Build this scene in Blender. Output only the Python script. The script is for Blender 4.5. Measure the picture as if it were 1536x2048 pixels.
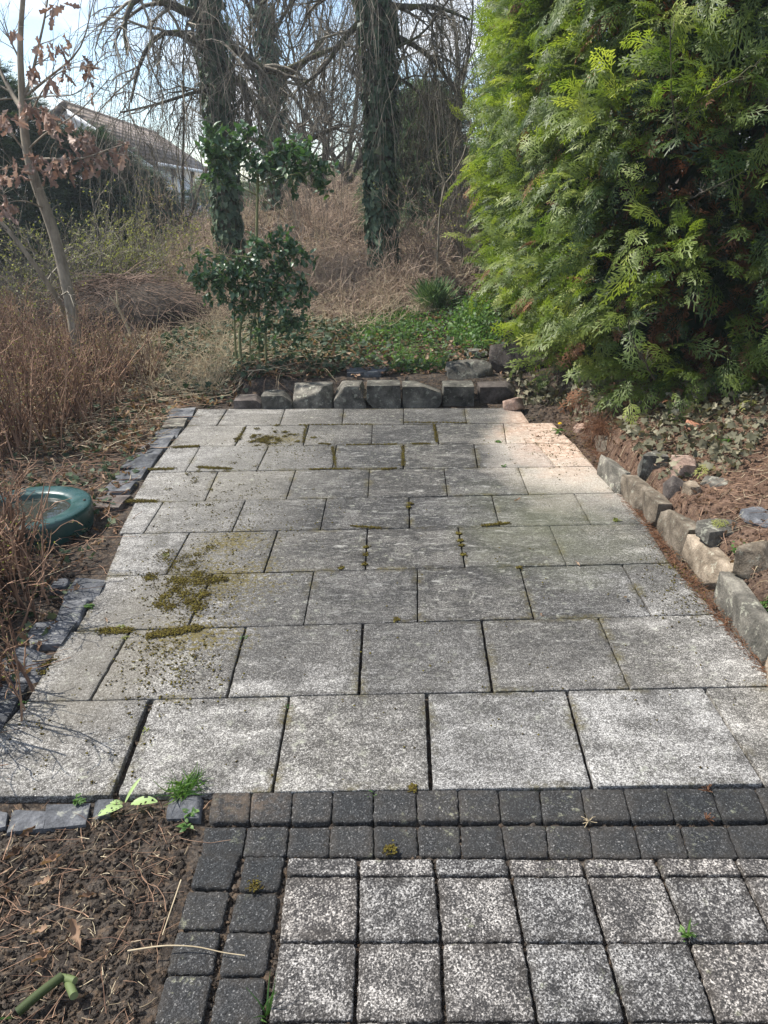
import bpy, math, random
import numpy as np
from mathutils import Matrix, Vector
S = bpy.context.scene
for o in list(bpy.data.objects): bpy.data.objects.remove(o)

# ------------------------------------------------------------ camera
FPX, PITCH, YAW, ROLL = 1520.03, .3966, .0074, -.0215
CAM = np.array([-.126, -1.8295, 1.6997])
_c, _s = math.cos(YAW), math.sin(YAW)
_R = np.array([_c, _s, 0.]); _F = np.array([-_s, _c, 0.]); _Z = np.array([0, 0, 1.])
_D = math.cos(PITCH)*_F - math.sin(PITCH)*_Z
_U = math.sin(PITCH)*_F + math.cos(PITCH)*_Z
IX = math.cos(ROLL)*_R + math.sin(ROLL)*_U
IU = -math.sin(ROLL)*_R + math.cos(ROLL)*_U
cd = bpy.data.cameras.new('camera'); cam = bpy.data.objects.new('camera', cd)
S.collection.objects.link(cam)
cd.sensor_fit = 'VERTICAL'; cd.sensor_height = 24; cd.sensor_width = 18
cd.lens = 24*FPX/2048; cd.clip_start = .05; cd.clip_end = 2000
m = Matrix([[IX[i], IU[i], -_D[i], CAM[i]] for i in range(3)] + [[0, 0, 0, 1]])
cam.matrix_world = m
S.camera = cam
S.render.resolution_x = 768; S.render.resolution_y = 1024

# ------------------------------------------------------------ light
SUN_EL = math.radians(53); SUN_AZ = math.radians(-72)      # azimuth from +Y, negative = left
sd = np.array([math.sin(SUN_AZ)*math.cos(SUN_EL), math.cos(SUN_AZ)*math.cos(SUN_EL), math.sin(SUN_EL)])
L = bpy.data.lights.new('sun', 'SUN'); L.energy = 5.0; L.angle = math.radians(.5); L.color = (1, .95, .87)
lo = bpy.data.objects.new('sun', L); S.collection.objects.link(lo)
lo.rotation_euler = Vector(sd).to_track_quat('Z', 'Y').to_euler(); lo.location = (0, 0, 20)
W = bpy.data.worlds.new('World'); S.world = W; W.use_nodes = True
nt = W.node_tree; nt.nodes.clear()
out = nt.nodes.new('ShaderNodeOutputWorld'); bg = nt.nodes.new('ShaderNodeBackground')
sky = nt.nodes.new('ShaderNodeTexSky'); sky.sky_type = 'NISHITA'; sky.sun_disc = False
sky.sun_elevation = SUN_EL; sky.sun_rotation = SUN_AZ; sky.air_density = 1.0; sky.dust_density = .4; sky.ozone_density = 1.5
tc = nt.nodes.new('ShaderNodeTexCoord'); mp = nt.nodes.new('ShaderNodeMapping'); mp.inputs['Scale'].default_value = (1, 1, 2.2)
nz = nt.nodes.new('ShaderNodeTexNoise'); nz.inputs['Scale'].default_value = 4.2; nz.inputs['Detail'].default_value = 7; nz.inputs['Roughness'].default_value = .52
rp = nt.nodes.new('ShaderNodeValToRGB'); rp.color_ramp.elements[0].position = .46; rp.color_ramp.elements[1].position = .60
mx = nt.nodes.new('ShaderNodeMix'); mx.data_type = 'RGBA'; mx.inputs[7].default_value = (6.0, 6.2, 6.5, 1)
nt.links.new(tc.outputs['Generated'], mp.inputs['Vector']); nt.links.new(mp.outputs[0], nz.inputs['Vector'])
nt.links.new(nz.outputs['Fac'], rp.inputs[0]); nt.links.new(rp.outputs[0], mx.inputs[0])
nt.links.new(sky.outputs[0], mx.inputs[6]); nt.links.new(mx.outputs[2], bg.inputs[0])
bg.inputs[1].default_value = .13; nt.links.new(bg.outputs[0], out.inputs[0])
S.view_settings.view_transform = 'Standard'; S.view_settings.look = 'None'; S.view_settings.gamma = 1
S.view_settings.exposure = .84

# ------------------------------------------------------------ picking points of the place
def ray(px, py): return (px-768)/FPX*IX - (py-1024)/FPX*IU + _D
def gz(px, py, z=0.):
    r = ray(px, py); return CAM + r*(z-CAM[2])/r[2]
def at(px, py, Y):
    r = ray(px, py); return CAM + r*(Y-CAM[1])/r[1]
def ss(a, b, x):
    t = np.clip((x-a)/(b-a), 0, 1); return t*t*(3-2*t)
_w = np.random.default_rng(5)
_K = [(_w.normal(size=(3, 24)), _w.uniform(0, 6.28, 24)) for _ in range(3)]
def wob(p, sc, seed=0):
    "cheap smooth noise about -1..1"
    k, ph = _K[seed % 3]
    q = np.asarray(p, float)*sc + seed*1.37
    return np.sin(q @ k + ph + 1.7*np.sin(q @ k[:, ::-1]*.6 + ph[::-1])).mean(-1)*2.2
def fbm(p, sc, seed=0, o=4):
    a = 0; s_ = 1.
    for i in range(o): a = a + s_*wob(p, sc*2.03**i, seed+i); s_ *= .5
    return a
XL = lambda y: np.interp(y, [-1, 0, 1, 2, 3, 4, 4.7, 6], [-1.4, -1.42, -1.46, -1.55, -1.66, -1.75, -1.83, -1.95])
def terr(x, y, fine=True):
    x = np.asarray(x, float); y = np.asarray(y, float)
    z = np.full(np.broadcast(x, y).shape, -.026)
    xl = XL(y)
    inside = ss(0, .12, x-np.where(y < 0, -.74, xl))*ss(0, .08, 1.34-x)*(1-ss(4.55, 4.7, y))
    yb = 4.72 + .9*ss(-1.2, -2.2, x)
    z = z + (.185+.0*x)*ss(yb, yb+.30+.8*ss(-1.2, -2.2, x), y)
    z = z + (1.60*ss(8.0, 17.5, y) + .30*ss(16, 24, y))*(1-.62*ss(-1.0, -5., x))
    z = z + .42*ss(5.2, 8.5, y)*ss(-.6, 1.4, x)*(1-.6*ss(9, 13, y))
    d = x-1.36
    bank = (.165*ss(.0, .08, d) + .34*np.clip(d, 0, 3.))*(1-.7*ss(4.8, 7, y))
    z = z + bank
    z = z + .05*ss(.95, 1.3, x)*ss(3.9, 4.5, y)*(1-ss(1.33, 1.5, x))
    z = z + .01*ss(0, .3, xl-x)
    # open soil patch beside the small pavers
    soil = (1-ss(-.12, -.02, y))*ss(.0, .06, -.70-x)
    z = z + .012*soil
    if fine:
        P = np.stack([x, y, 0*x], -1)
        lum = 1-inside
        z = z + lum*(.012*fbm(P, 4.5, 1, 4)*(1+1.6*ss(5, 9, y)) + .05*wob(P, .9, 2)*ss(5, 9, y)) + .003*fbm(P, 22, 2, 3)
        z = z + soil*(.009*fbm(P, 19, 0, 4)+.012*wob(P, 6, 1))
    return z
def gt(px, py):
    r = ray(px, py); t = np.concatenate([np.linspace(.8, 14, 2500), np.linspace(14, 60, 2000)])
    p = CAM + r*t[:, None]
    h = terr(p[:, 0], p[:, 1], False)
    i = np.argmax(p[:, 2] < h) if (p[:, 2] < h).any() else len(t)-1
    return p[i]
def onground(x, y, up=0.):
    return np.array([x, y, float(terr(x, y))+up])

# ------------------------------------------------------------ mesh tools
def mesh(name, chunks, mats):
    "chunks: (verts Nx3, faces MxK, rnd N or scalar, material index)"
    V = []; Lp = []; sizes = []; mi = []; rn = []; ed = []; off = 0
    for ch in chunks:
        v, f = np.asarray(ch[0], float), ch[1]
        r = ch[2] if len(ch) > 2 else 0.5; m_ = ch[3] if len(ch) > 3 else 0
        V.append(v); rn.append(np.broadcast_to(np.asarray(r, float), (len(v),))); ed.append(ch[4] if len(ch) > 4 else np.zeros(len(v)))
        if isinstance(f, list):
            for q in f:
                Lp.append(np.asarray(q)+off); sizes.append([len(q)]); mi.append([m_])
        else:
            Lp.append((f+off).ravel()); sizes.append(np.full(len(f), f.shape[1])); mi.append(np.full(len(f), m_))
        off += len(v)
    V = np.concatenate(V); Lp = np.concatenate(Lp).astype(np.int32); sizes = np.concatenate(sizes).astype(np.int32); mi = np.concatenate(mi).astype(np.int32)
    me = bpy.data.meshes.new(name)
    me.vertices.add(len(V)); me.vertices.foreach_set('co', V.astype(np.float32).ravel())
    me.loops.add(len(Lp)); me.loops.foreach_set('vertex_index', Lp)
    me.polygons.add(len(sizes))
    st = np.zeros(len(sizes), np.int32); st[1:] = np.cumsum(sizes)[:-1]
    me.polygons.foreach_set('loop_start', st); me.polygons.foreach_set('loop_total', sizes)
    me.polygons.foreach_set('material_index', mi)
    a = me.attributes.new('rnd', 'FLOAT', 'POINT'); a.data.foreach_set('value', np.concatenate(rn).astype(np.float32))
    if any(len(c) > 4 for c in chunks):
        a = me.attributes.new('edge', 'FLOAT', 'POINT'); a.data.foreach_set('value', np.concatenate(ed).astype(np.float32))
    me.update(calc_edges=True)
    for m_ in (mats if isinstance(mats, (list, tuple)) else [mats]): me.materials.append(m_)
    return me
def shift(chunks, loc):
    return [(np.asarray(c[0], float)-loc,)+tuple(c[1:]) for c in chunks]
def obj(name, chunks, mats, parent=None, loc=None, smooth=False, label=None):
    base = np.zeros(3)
    p = parent
    while p is not None: base = base + np.array(p['_l']); p = p.parent
    l = np.zeros(3) if loc is None else np.asarray(loc, float)-base
    me = mesh(name, shift(chunks, base+l), mats)
    if smooth: me.polygons.foreach_set('use_smooth', np.ones(len(me.polygons), bool))
    o = bpy.data.objects.new(name, me); S.collection.objects.link(o)
    o.location = l; o['_l'] = list(map(float, l)); o.parent = parent
    if label: o['label'] = label
    return o
def tag(o, label, cat, group=None, kind=None):
    o['label'] = label; o['category'] = cat
    if group: o['group'] = group
    if kind: o['kind'] = kind
    return o
def struct(o): o['kind'] = 'structure'; return o
def stuff(o, label, cat): return tag(o, label, cat, kind='stuff')
def thing(name, loc, label, cat, group=None):
    o = bpy.data.objects.new(name, None); S.collection.objects.link(o); o.empty_display_size = .1
    o.location = loc; o['_l'] = list(map(float, loc)); return tag(o, label, cat, group)
def nrm(v): return v/np.maximum(np.linalg.norm(v, axis=-1, keepdims=True), 1e-9)
def frames(d, up=None, rng=None):
    "rows: x=d, y=side, z=normal ; up optional reference"
    d = nrm(d)
    if up is None: up = rng.normal(size=d.shape)
    up = np.broadcast_to(up, d.shape)
    y = np.cross(up, d); bad = np.linalg.norm(y, axis=-1) < 1e-4
    y[bad] = np.cross([1, .3, 0], d[bad]); y = nrm(y); z = np.cross(d, y)
    return np.stack([d, y, z], 1)
def inst(pv, pf, pos, fr, sc, rnd=None, m_=0):
    n = len(pos); sc = np.asarray(sc, float)
    if sc.ndim == 1: sc = sc[:, None]
    v = np.einsum('nkj,nji->nki', pv[None]*sc[:, None, :], fr) + pos[:, None]
    f = (pf[None] + (np.arange(n)*len(pv))[:, None, None]).reshape(-1, pf.shape[1])
    r = np.repeat(rnd, len(pv)) if rnd is not None else .5
    return (v.reshape(-1, 3), f, r, m_)
def tubes(P, Rr, sides=4, rnd=None, m_=0):
    "P (N,K,3) R (N,K)"
    P = np.asarray(P, float); Rr = np.asarray(Rr, float)
    if P.ndim == 2: P = P[None]
    Rr = Rr.reshape(P.shape[:2])
    N, K, _ = P.shape
    T = np.gradient(P, axis=1); T = nrm(T)
    a = np.cross(T, [0.31, .87, .1]); a = nrm(a); b = np.cross(T, a)
    an = np.linspace(0, 2*np.pi, sides, endpoint=False)
    V = P[:, :, None] + Rr[:, :, None, None]*(np.cos(an)[None, None, :, None]*a[:, :, None] + np.sin(an)[None, None, :, None]*b[:, :, None])
    i = np.arange(K-1)[:, None]*sides; j = np.arange(sides)[None]; j2 = (j+1) % sides
    f = np.stack([i+j, i+j2, i+sides+j2, i+sides+j], -1).reshape(-1, 4)
    F = (f[None] + (np.arange(N)*K*sides)[:, None, None]).reshape(-1, 4)
    r = np.repeat(rnd, K*sides) if rnd is not None else .5
    return (V.reshape(-1, 3), F, r, m_)
def grow(st, d, ln, K, rng, wander=.25, grav=(0, 0, 0), kink=0.):
    N = len(st); P = np.zeros((N, K, 3)); P[:, 0] = st; d = nrm(d).copy(); seg = (ln/(K-1))[:, None]
    g = np.asarray(grav, float)
    for k in range(1, K):
        d = nrm(d + rng.normal(size=(N, 3))*wander + g)
        P[:, k] = P[:, k-1] + d*seg
    return P
def taper(r0, r1, K): return np.asarray(r0)[:, None]*np.linspace(1, 0, K)[None] + np.asarray(r1)[:, None]*np.linspace(0, 1, K)[None]
def kids(P, Rr, n, rng, t0=.2, t1=1., ang=.9, up=0.):
    "pick n points per polyline -> start, direction, radius"
    N, K, _ = P.shape
    t = rng.uniform(t0, t1, (N, n))*(K-1); i = np.minimum(t.astype(int), K-2); f = (t-i)[..., None]
    a = np.arange(N)[:, None]
    st = P[a, i]*(1-f) + P[a, i+1]*f; td = nrm(P[a, i+1]-P[a, i])
    d = nrm(td*np.cos(ang) + nrm(np.cross(td, rng.normal(size=td.shape)))*np.sin(ang) + np.array([0, 0, up]))
    r = Rr[a, i]*(1-f[..., 0]) + Rr[a, i+1]*f[..., 0]
    return st.reshape(-1, 3), d.reshape(-1, 3), r.ravel()
def resample(pts, K):
    pts = np.asarray(pts, float); s = np.r_[0, np.cumsum(np.linalg.norm(np.diff(pts[:, :3], axis=0), axis=1))]
    u = np.linspace(0, s[-1], K)
    q = np.stack([np.interp(u, s, pts[:, i]) for i in range(pts.shape[1])], -1)
    for _ in range(2): q[1:-1] = (q[:-2]+2*q[1:-1]+q[2:])/4
    return q

# leaf shapes, x along the leaf, length 1
def strip_leaf(xs, ws, fold=.25, bend=.25, curl=0.):
    xs = np.array(xs); ws = np.array(ws); n = len(xs)
    z = -bend*xs**2
    c = np.stack([xs, 0*xs, z], -1); l = np.stack([xs-.03, ws, z+fold*ws+curl*np.sin(xs*9)*ws], -1); r = np.stack([xs-.03, -ws, z+fold*ws-curl*np.cos(xs*8)*ws], -1)
    v = np.concatenate([l, c, r]); f = []
    for i in range(n-1): f += [[i, n+i, n+i+1, i+1], [n+i, 2*n+i, 2*n+i+1, n+i+1]]
    return v, np.array(f)
OAK = strip_leaf([0, .1, .24, .32, .46, .54, .68, .76, .9, 1.], [.01, .04, .17, .09, .25, .13, .27, .15, .17, .02], .5, .35, .6)
OAK2 = strip_leaf([0, .1, .24, .32, .46, .54, .68, .76, .9, 1.], [.01, .03, .12, .06, .17, .09, .2, .1, .12, .02], 1.1, -.3, .9)
HOLLY = strip_leaf([0, .12, .32, .55, .8, 1.], [.01, .16, .25, .25, .15, .01], .3, .22)
BLADE = strip_leaf([0, .3, .65, 1.], [.018, .02, .015, .001], .2, .45)
OVAL = strip_leaf([0, .25, .6, 1.], [.02, .26, .27, .01], .2, .25)
def ivy_leaf():
    o = np.array([[0, 0], [-.12, .2], [-.08, .48], [.25, .34], [.42, .52], [.6, .27], [1, 0]])
    o2 = o[1:-1][::-1]*[1, -1]; p = np.concatenate([o, o2]); z = .16*np.abs(p[:, 1]) - .18*p[:, 0]**2
    v = np.c_[np.r_[p, [[.25, 0]]], np.r_[z, -.03]]; n = len(p)
    return v, np.array([[n, i, (i+1) % n] for i in range(n)])
IVY = ivy_leaf()
def kite(a, d, L_, w, nrm_=np.array([0, 0, 1.])):
    s_ = np.cross(nrm_, d)*w
    return np.stack([a, a+d*L_*.45+s_, a+d*L_, a+d*L_*.45-s_])
def finger(a, d, L_, w, nz_):
    "strip that keeps its width and ends in a blunt tip"
    s_ = np.cross(nz_, d)*w; m1 = a+d*L_*.55; m2 = a+d*L_*.88
    return np.stack([a-s_*.45, a+s_*.45, m1+s_, m1-s_, m1-s_, m1+s_, m2+s_*.75, m2-s_*.75, m2-s_*.75, m2+s_*.75, a+d*L_+s_*.12, a+d*L_-s_*.12])
def frond(seed):
    rg = np.random.default_rng(seed); V = [finger(np.zeros(3), np.array([1., 0, 0]), 1., .011, UPZ)]
    for sgn in (1, -1):
        for t in np.linspace(.12 if sgn > 0 else .20, .92, 6)+rg.normal(size=6)*.012:
            a = math.radians(rg.uniform(30, 46))*sgn; d = np.array([math.cos(a), math.sin(a), rg.normal()*.1])
            l = .40*(1-t)**.7*rg.uniform(.65, 1.15)+.10; b = np.array([t, 0, 0]); V.append(finger(b, d, l, .013, UPZ))
            m_ = max(1, int(l/.13))
            for q in range(m_):
                u = (q+.75)/(m_+.5)
                for s2 in (1, -1):
                    a2 = a+math.radians(rg.uniform(28, 44))*s2; d2 = np.array([math.cos(a2), math.sin(a2), rg.normal()*.15])
                    V.append(finger(b+d*l*u, d2, (.15*(1-u)+.07)*rg.uniform(.7, 1.2), .0165, UPZ))
    v = np.concatenate(V); v[:, 2] += .30*v[:, 0]-.50*v[:, 0]**2 - .5*np.abs(v[:, 1])**1.5
    return v, np.arange(len(v)).reshape(-1, 4)
UPZ = np.array([0, 0, 1.])
FR = [frond(i) for i in range(5)]

# ------------------------------------------------------------ materials
class M:
    def __init__(s, name, rough=.8, spec=.3):
        s.m = bpy.data.materials.new(name); s.m.use_nodes = True; s.t = s.m.node_tree; s.b = s.t.nodes['Principled BSDF']
        s.b.inputs['Roughness'].default_value = rough; s.b.inputs['Specular IOR Level'].default_value = spec
        s.geo = s.t.nodes.new('ShaderNodeNewGeometry'); s.pos = s.geo.outputs['Position']
    def n(s, ty, **k):
        x = s.t.nodes.new(ty)
        for a, v in k.items(): setattr(x, a, v)
        return x
    def put(s, sock, v):
        if hasattr(v, 'is_output'): s.t.links.new(v, sock)
        else:
            if hasattr(v, '__len__') and len(v) == 3 and len(getattr(sock, 'default_value', [0]*3)) == 4: v = tuple(v)+(1,)
            sock.default_value = v
    def noise(s, sc, det=3, ro=.5, vec=None, dist=0.):
        x = s.n('ShaderNodeTexNoise'); s.put(x.inputs['Vector'], vec or s.pos); x.inputs['Scale'].default_value = sc
        x.inputs['Detail'].default_value = det; x.inputs['Roughness'].default_value = ro; x.inputs['Distortion'].default_value = dist
        return x.outputs['Fac']
    def voro(s, sc, feat='F1', out='Distance', vec=None):
        x = s.n('ShaderNodeTexVoronoi'); x.feature = feat; s.put(x.inputs['Vector'], vec or s.pos); x.inputs['Scale'].default_value = sc
        return x.outputs[out]
    def mapv(s, scale=(1, 1, 1), rot=(0, 0, 0), vec=None):
        x = s.n('ShaderNodeMapping'); s.put(x.inputs['Vector'], vec or s.pos); x.inputs['Scale'].default_value = scale; x.inputs['Rotation'].default_value = rot
        return x.outputs[0]
    def ramp(s, fac, *st):
        x = s.n('ShaderNodeValToRGB'); e = x.color_ramp.elements
        while len(e) < len(st): e.new(.5)
        for i, (p, c) in enumerate(st):
            e[i].position = p; e[i].color = (c, c, c, 1) if not hasattr(c, '__len__') else tuple(c)+(1,)
        s.put(x.inputs[0], fac); return x.outputs[0]
    def mix(s, f, a, b, mode='MIX'):
        x = s.n('ShaderNodeMix', data_type='RGBA', blend_type=mode); s.put(x.inputs[0], f); s.put(x.inputs[6], a); s.put(x.inputs[7], b); return x.outputs[2]
    def math(s, op, a, b=0., c=0., clamp=False):
        x = s.n('ShaderNodeMath', operation=op, use_clamp=clamp); s.put(x.inputs[0], a); s.put(x.inputs[1], b); s.put(x.inputs[2], c); return x.outputs[0]
    def attr(s, name='rnd'):
        x = s.n('ShaderNodeAttribute'); x.attribute_name = name; return x.outputs['Fac']
    def blob(s, cx, cy, rx, ry, warp=.35, sc=3.5, soft=.6):
        "irregular patch on the ground: 1 inside, 0 outside"
        d = s.n('ShaderNodeVectorMath', operation='SUBTRACT'); s.put(d.inputs[0], s.pos); d.inputs[1].default_value = (cx, cy, 0)
        k = s.n('ShaderNodeVectorMath', operation='MULTIPLY'); s.put(k.inputs[0], d.outputs[0]); k.inputs[1].default_value = (1/rx, 1/ry, 0)
        l = s.n('ShaderNodeVectorMath', operation='LENGTH'); s.put(l.inputs[0], k.outputs[0])
        nn = s.noise(sc, 5, .6)
        v = s.math('ADD', l.outputs['Value'], s.math('MULTIPLY', s.math('SUBTRACT', nn, .5), warp*4))
        return s.ramp(v, (max(0, 1-soft), 1.), (1., 0.))
    def bump(s, h, strength=.5, dist=.01):
        x = s.n('ShaderNodeBump'); s.put(x.inputs['Height'], h); x.inputs['Strength'].default_value = strength; x.inputs['Distance'].default_value = dist
        s.t.links.new(x.outputs[0], s.b.inputs['Normal'])
    def col(s, c): s.put(s.b.inputs['Base Color'], c); return s
    def trans(s, c, fac):
        tr = s.n('ShaderNodeBsdfTranslucent'); s.put(tr.inputs[0], c); mxs = s.n('ShaderNodeMixShader'); mxs.inputs[0].default_value = fac
        o = s.t.nodes['Material Output']; s.t.links.new(s.b.outputs[0], mxs.inputs[1]); s.t.links.new(tr.outputs[0], mxs.inputs[2]); s.t.links.new(mxs.outputs[0], o.inputs['Surface'])

def leafmat(name, c0, c1, c2=None, rough=.5, spec=.4, tr=.35, tc_=None):
    x = M(name, rough, spec); r = x.attr(); n = x.noise(9, 2)
    f = x.math('ADD', x.math('MULTIPLY', r, .8), x.math('MULTIPLY', x.math('SUBTRACT', n, .5), .6), clamp=True)
    c = x.ramp(f, (0., c0), (.55, c1), (1., c2 or c1)); x.col(c)
    if tr: x.trans(x.mix(1., c, tc_ or (1.5, 1.5, .9), 'MULTIPLY'), tr)
    return x.m
def barkmat(name, c0, c1, sc=30, moss=None):
    x = M(name, .85, .25); n = x.noise(sc, 5, .65, x.mapv((1, 1, .35)))
    r = x.attr(); f = x.math('ADD', x.math('MULTIPLY', n, .9), x.math('MULTIPLY', x.math('SUBTRACT', r, .5), .5))
    c = x.ramp(f, (.25, c0), (.7, c1))
    if moss: c = x.mix(x.ramp(x.noise(5, 4, .6), (.48, 0.), (.62, .8)), c, moss)
    x.col(c); x.bump(n, .5, .01); return x.m
def patiomat():
    x = M('slab_concrete', .85, .25); r = x.attr(); e = x.attr('edge')
    g = x.math('ADD', x.math('MULTIPLY', x.noise(250, 3, .65), .55), x.math('MULTIPLY', x.voro(230, 'F1', 'Color'), .18)); g = x.math('ADD', g, x.math('MULTIPLY', x.noise(62, 6, .78, x.mapv((1, 1.3, 1), (0, 0, .4)), .6), .42)); g = x.math('SUBTRACT', g, .06)
    # weathering hides the pale grains: soft film, streaks, slab by slab differences, dirty edges
    streak = x.noise(3.4, 7, .65, x.mapv((1.0, 2.3, 1), (0, 0, .45)), .8); med = x.noise(13, 7, .72); big = x.noise(1.5, 4, .6)
    b = x.blob(.05, 2.75, 1.55, 2.7, .3, 1.7, .55)
    F = x.math('ADD', x.math('MULTIPLY', b, .62), x.math('MULTIPLY', streak, 1.15)); F = x.math('ADD', F, x.math('MULTIPLY', med, .75)); F = x.math('ADD', F, x.math('MULTIPLY', big, .45))
    F = x.math('ADD', F, x.math('MULTIPLY', r, .16)); F = x.ramp(F, (1.08/2, 0.), (1.55/2, 1.)) if False else x.math('MULTIPLY', x.math('SUBTRACT', F, 1.10), 2.6, clamp=True)
    edn = x.math('MULTIPLY', e, x.ramp(x.noise(9, 5, .7), (.38, .15), (.62, 1.)))
    F = x.math('ADD', F, x.math('MULTIPLY', edn, .35))
    gg = x.math('SUBTRACT', g, x.math('MULTIPLY', x.math('SUBTRACT', F, .32), .108))
    c = x.ramp(gg, (.34, (.034, .033, .031)), (.43, (.075, .072, .067)), (.50, (.150, .145, .137)), (.57, (.30, .293, .28)), (.66, (.54, .53, .50)))
    pt = x.ramp(x.noise(2.6, 7, .72, x.mapv((1, 1.8, 1), (0, 0, .5)), .9), (.43, 0.), (.52, 1.))
    c = x.mix(x.math('MULTIPLY', x.math('ADD', .28, x.math('MULTIPLY', pt, .75)), b, clamp=True), c, (.40, .405, .42), 'MULTIPLY')
    sl = x.math('MULTIPLY', x.ramp(x.noise(12, 8, .82, x.mapv((1, 2.8, 1), (0, 0, .42)), .4), (.54, 0.), (.64, 1.)), b); c = x.mix(x.math('MULTIPLY', sl, .7), c, (.36, .36, .34))
    c = x.mix(x.math('MULTIPLY', x.ramp(x.noise(2.4, 5, .65), (.42, 0.), (.66, .5)), .45), c, (.76, .74, .68), 'MULTIPLY')
    bl = x.blob(-1.15, 3.2, .75, 1.9, .3, 2.5, .8)
    c = x.mix(x.math('MULTIPLY', bl, .55), c, x.ramp(g, (.38, (.11, .104, .09)), (.6, (.26, .248, .222))))
    ed = x.blob(-1.25, .85, .30, .75, .25, 3, .5)
    c = x.mix(x.math('MULTIPLY', ed, .75), c, x.ramp(g, (.36, (.075, .068, .055)), (.6, (.16, .15, .13)), (.7, (.34, .33, .31))))
    # bleached, sandy corner at the far right
    so = x.blob(1.12, 3.25, .62, 1.35, .26, 2.2, .55)
    c = x.mix(x.math('MULTIPLY', so, .75), c, x.ramp(g, (.35, (.17, .145, .12)), (.5, (.38, .34, .285)), (.64, (.62, .58, .52))))
    so = x.math('MAXIMUM', x.blob(1.12, 3.6, .46, 1.05, .34, 3.5, .6), x.blob(1.38, 2.4, .13, 2.2, .3, 5, .5))
    sand = x.ramp(x.noise(24, 6, .7), (.3, (.20, .125, .085)), (.5, (.40, .27, .20)), (.66, (.62, .52, .43)))
    c = x.mix(x.math('MULTIPLY', so, .7), c, sand)
    # lichen
    n1 = x.noise(19, 7, .78); li = x.math('MULTIPLY', x.ramp(n1, (.56, 0.), (.66, .6)), x.ramp(x.noise(2.2, 3), (.42, 0.), (.6, 1.)))
    c = x.mix(li, c, (.38, .39, .32))
    li2 = x.ramp(x.noise(46, 5, .7), (.62, 0.), (.68, .55)); c = x.mix(li2, c, (.44, .44, .39))
    # moss films around joints at the left, green bloom on the right
    mm = x.math('MAXIMUM', x.math('MAXIMUM', x.blob(-.92, 1.42, .36, .36, .3, 5, .9), x.blob(-.95, .93, .30, .22, .3, 5, .9)), x.math('MAXIMUM', x.blob(-.95, 3.7, .28, .2, .3, 5, .9), x.blob(-.98, 1.85, .26, .22, .3, 5, .9)))
    mt = x.ramp(x.math('ADD', x.noise(42, 6, .75), x.math('MULTIPLY', mm, .13)), (.57, 0.), (.63, 1.)); mt = x.math('MULTIPLY', mt, x.ramp(mm, (.02, 0.), (.2, 1.)))
    c = x.mix(x.math('MULTIPLY', mt, .85), c, x.ramp(x.noise(70, 3), (.35, (.045, .035, .012)), (.65, (.13, .105, .02))))
    em = x.math('MULTIPLY', x.math('MULTIPLY', e, x.ramp(x.noise(4.5, 4, .6), (.50, 0.), (.62, 1.))), x.ramp(x.noise(60, 3), (.4, .2), (.6, 1.)))
    c = x.mix(x.math('MULTIPLY', em, .7), c, (.09, .075, .025))
    gr = x.math('MULTIPLY', x.ramp(x.noise(75, 4, .7), (.60, 0.), (.64, .85)), x.math('MAXIMUM', x.blob(-.75, 1.6, .75, 1.9, .4, 4, .8), x.ramp(x.noise(2.5, 3), (.58, 0.), (.68, .8))))
    c = x.mix(gr, c, (.05, .042, .03))
    ga = x.math('MULTIPLY', x.blob(.75, 2.0, .6, .9, .4, 4, .9), .30); c = x.mix(ga, c, (.12, .13, .07))
    c = x.mix(1., c, x.ramp(r, (0., (.92, .92, .93)), (1., (1.1, 1.08, 1.05))), 'MULTIPLY')
    x.col(c); x.bump(x.math('ADD', g, x.math('MULTIPLY', x.noise(40, 4, .6), .8)), .7, .007); return x.m
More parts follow.
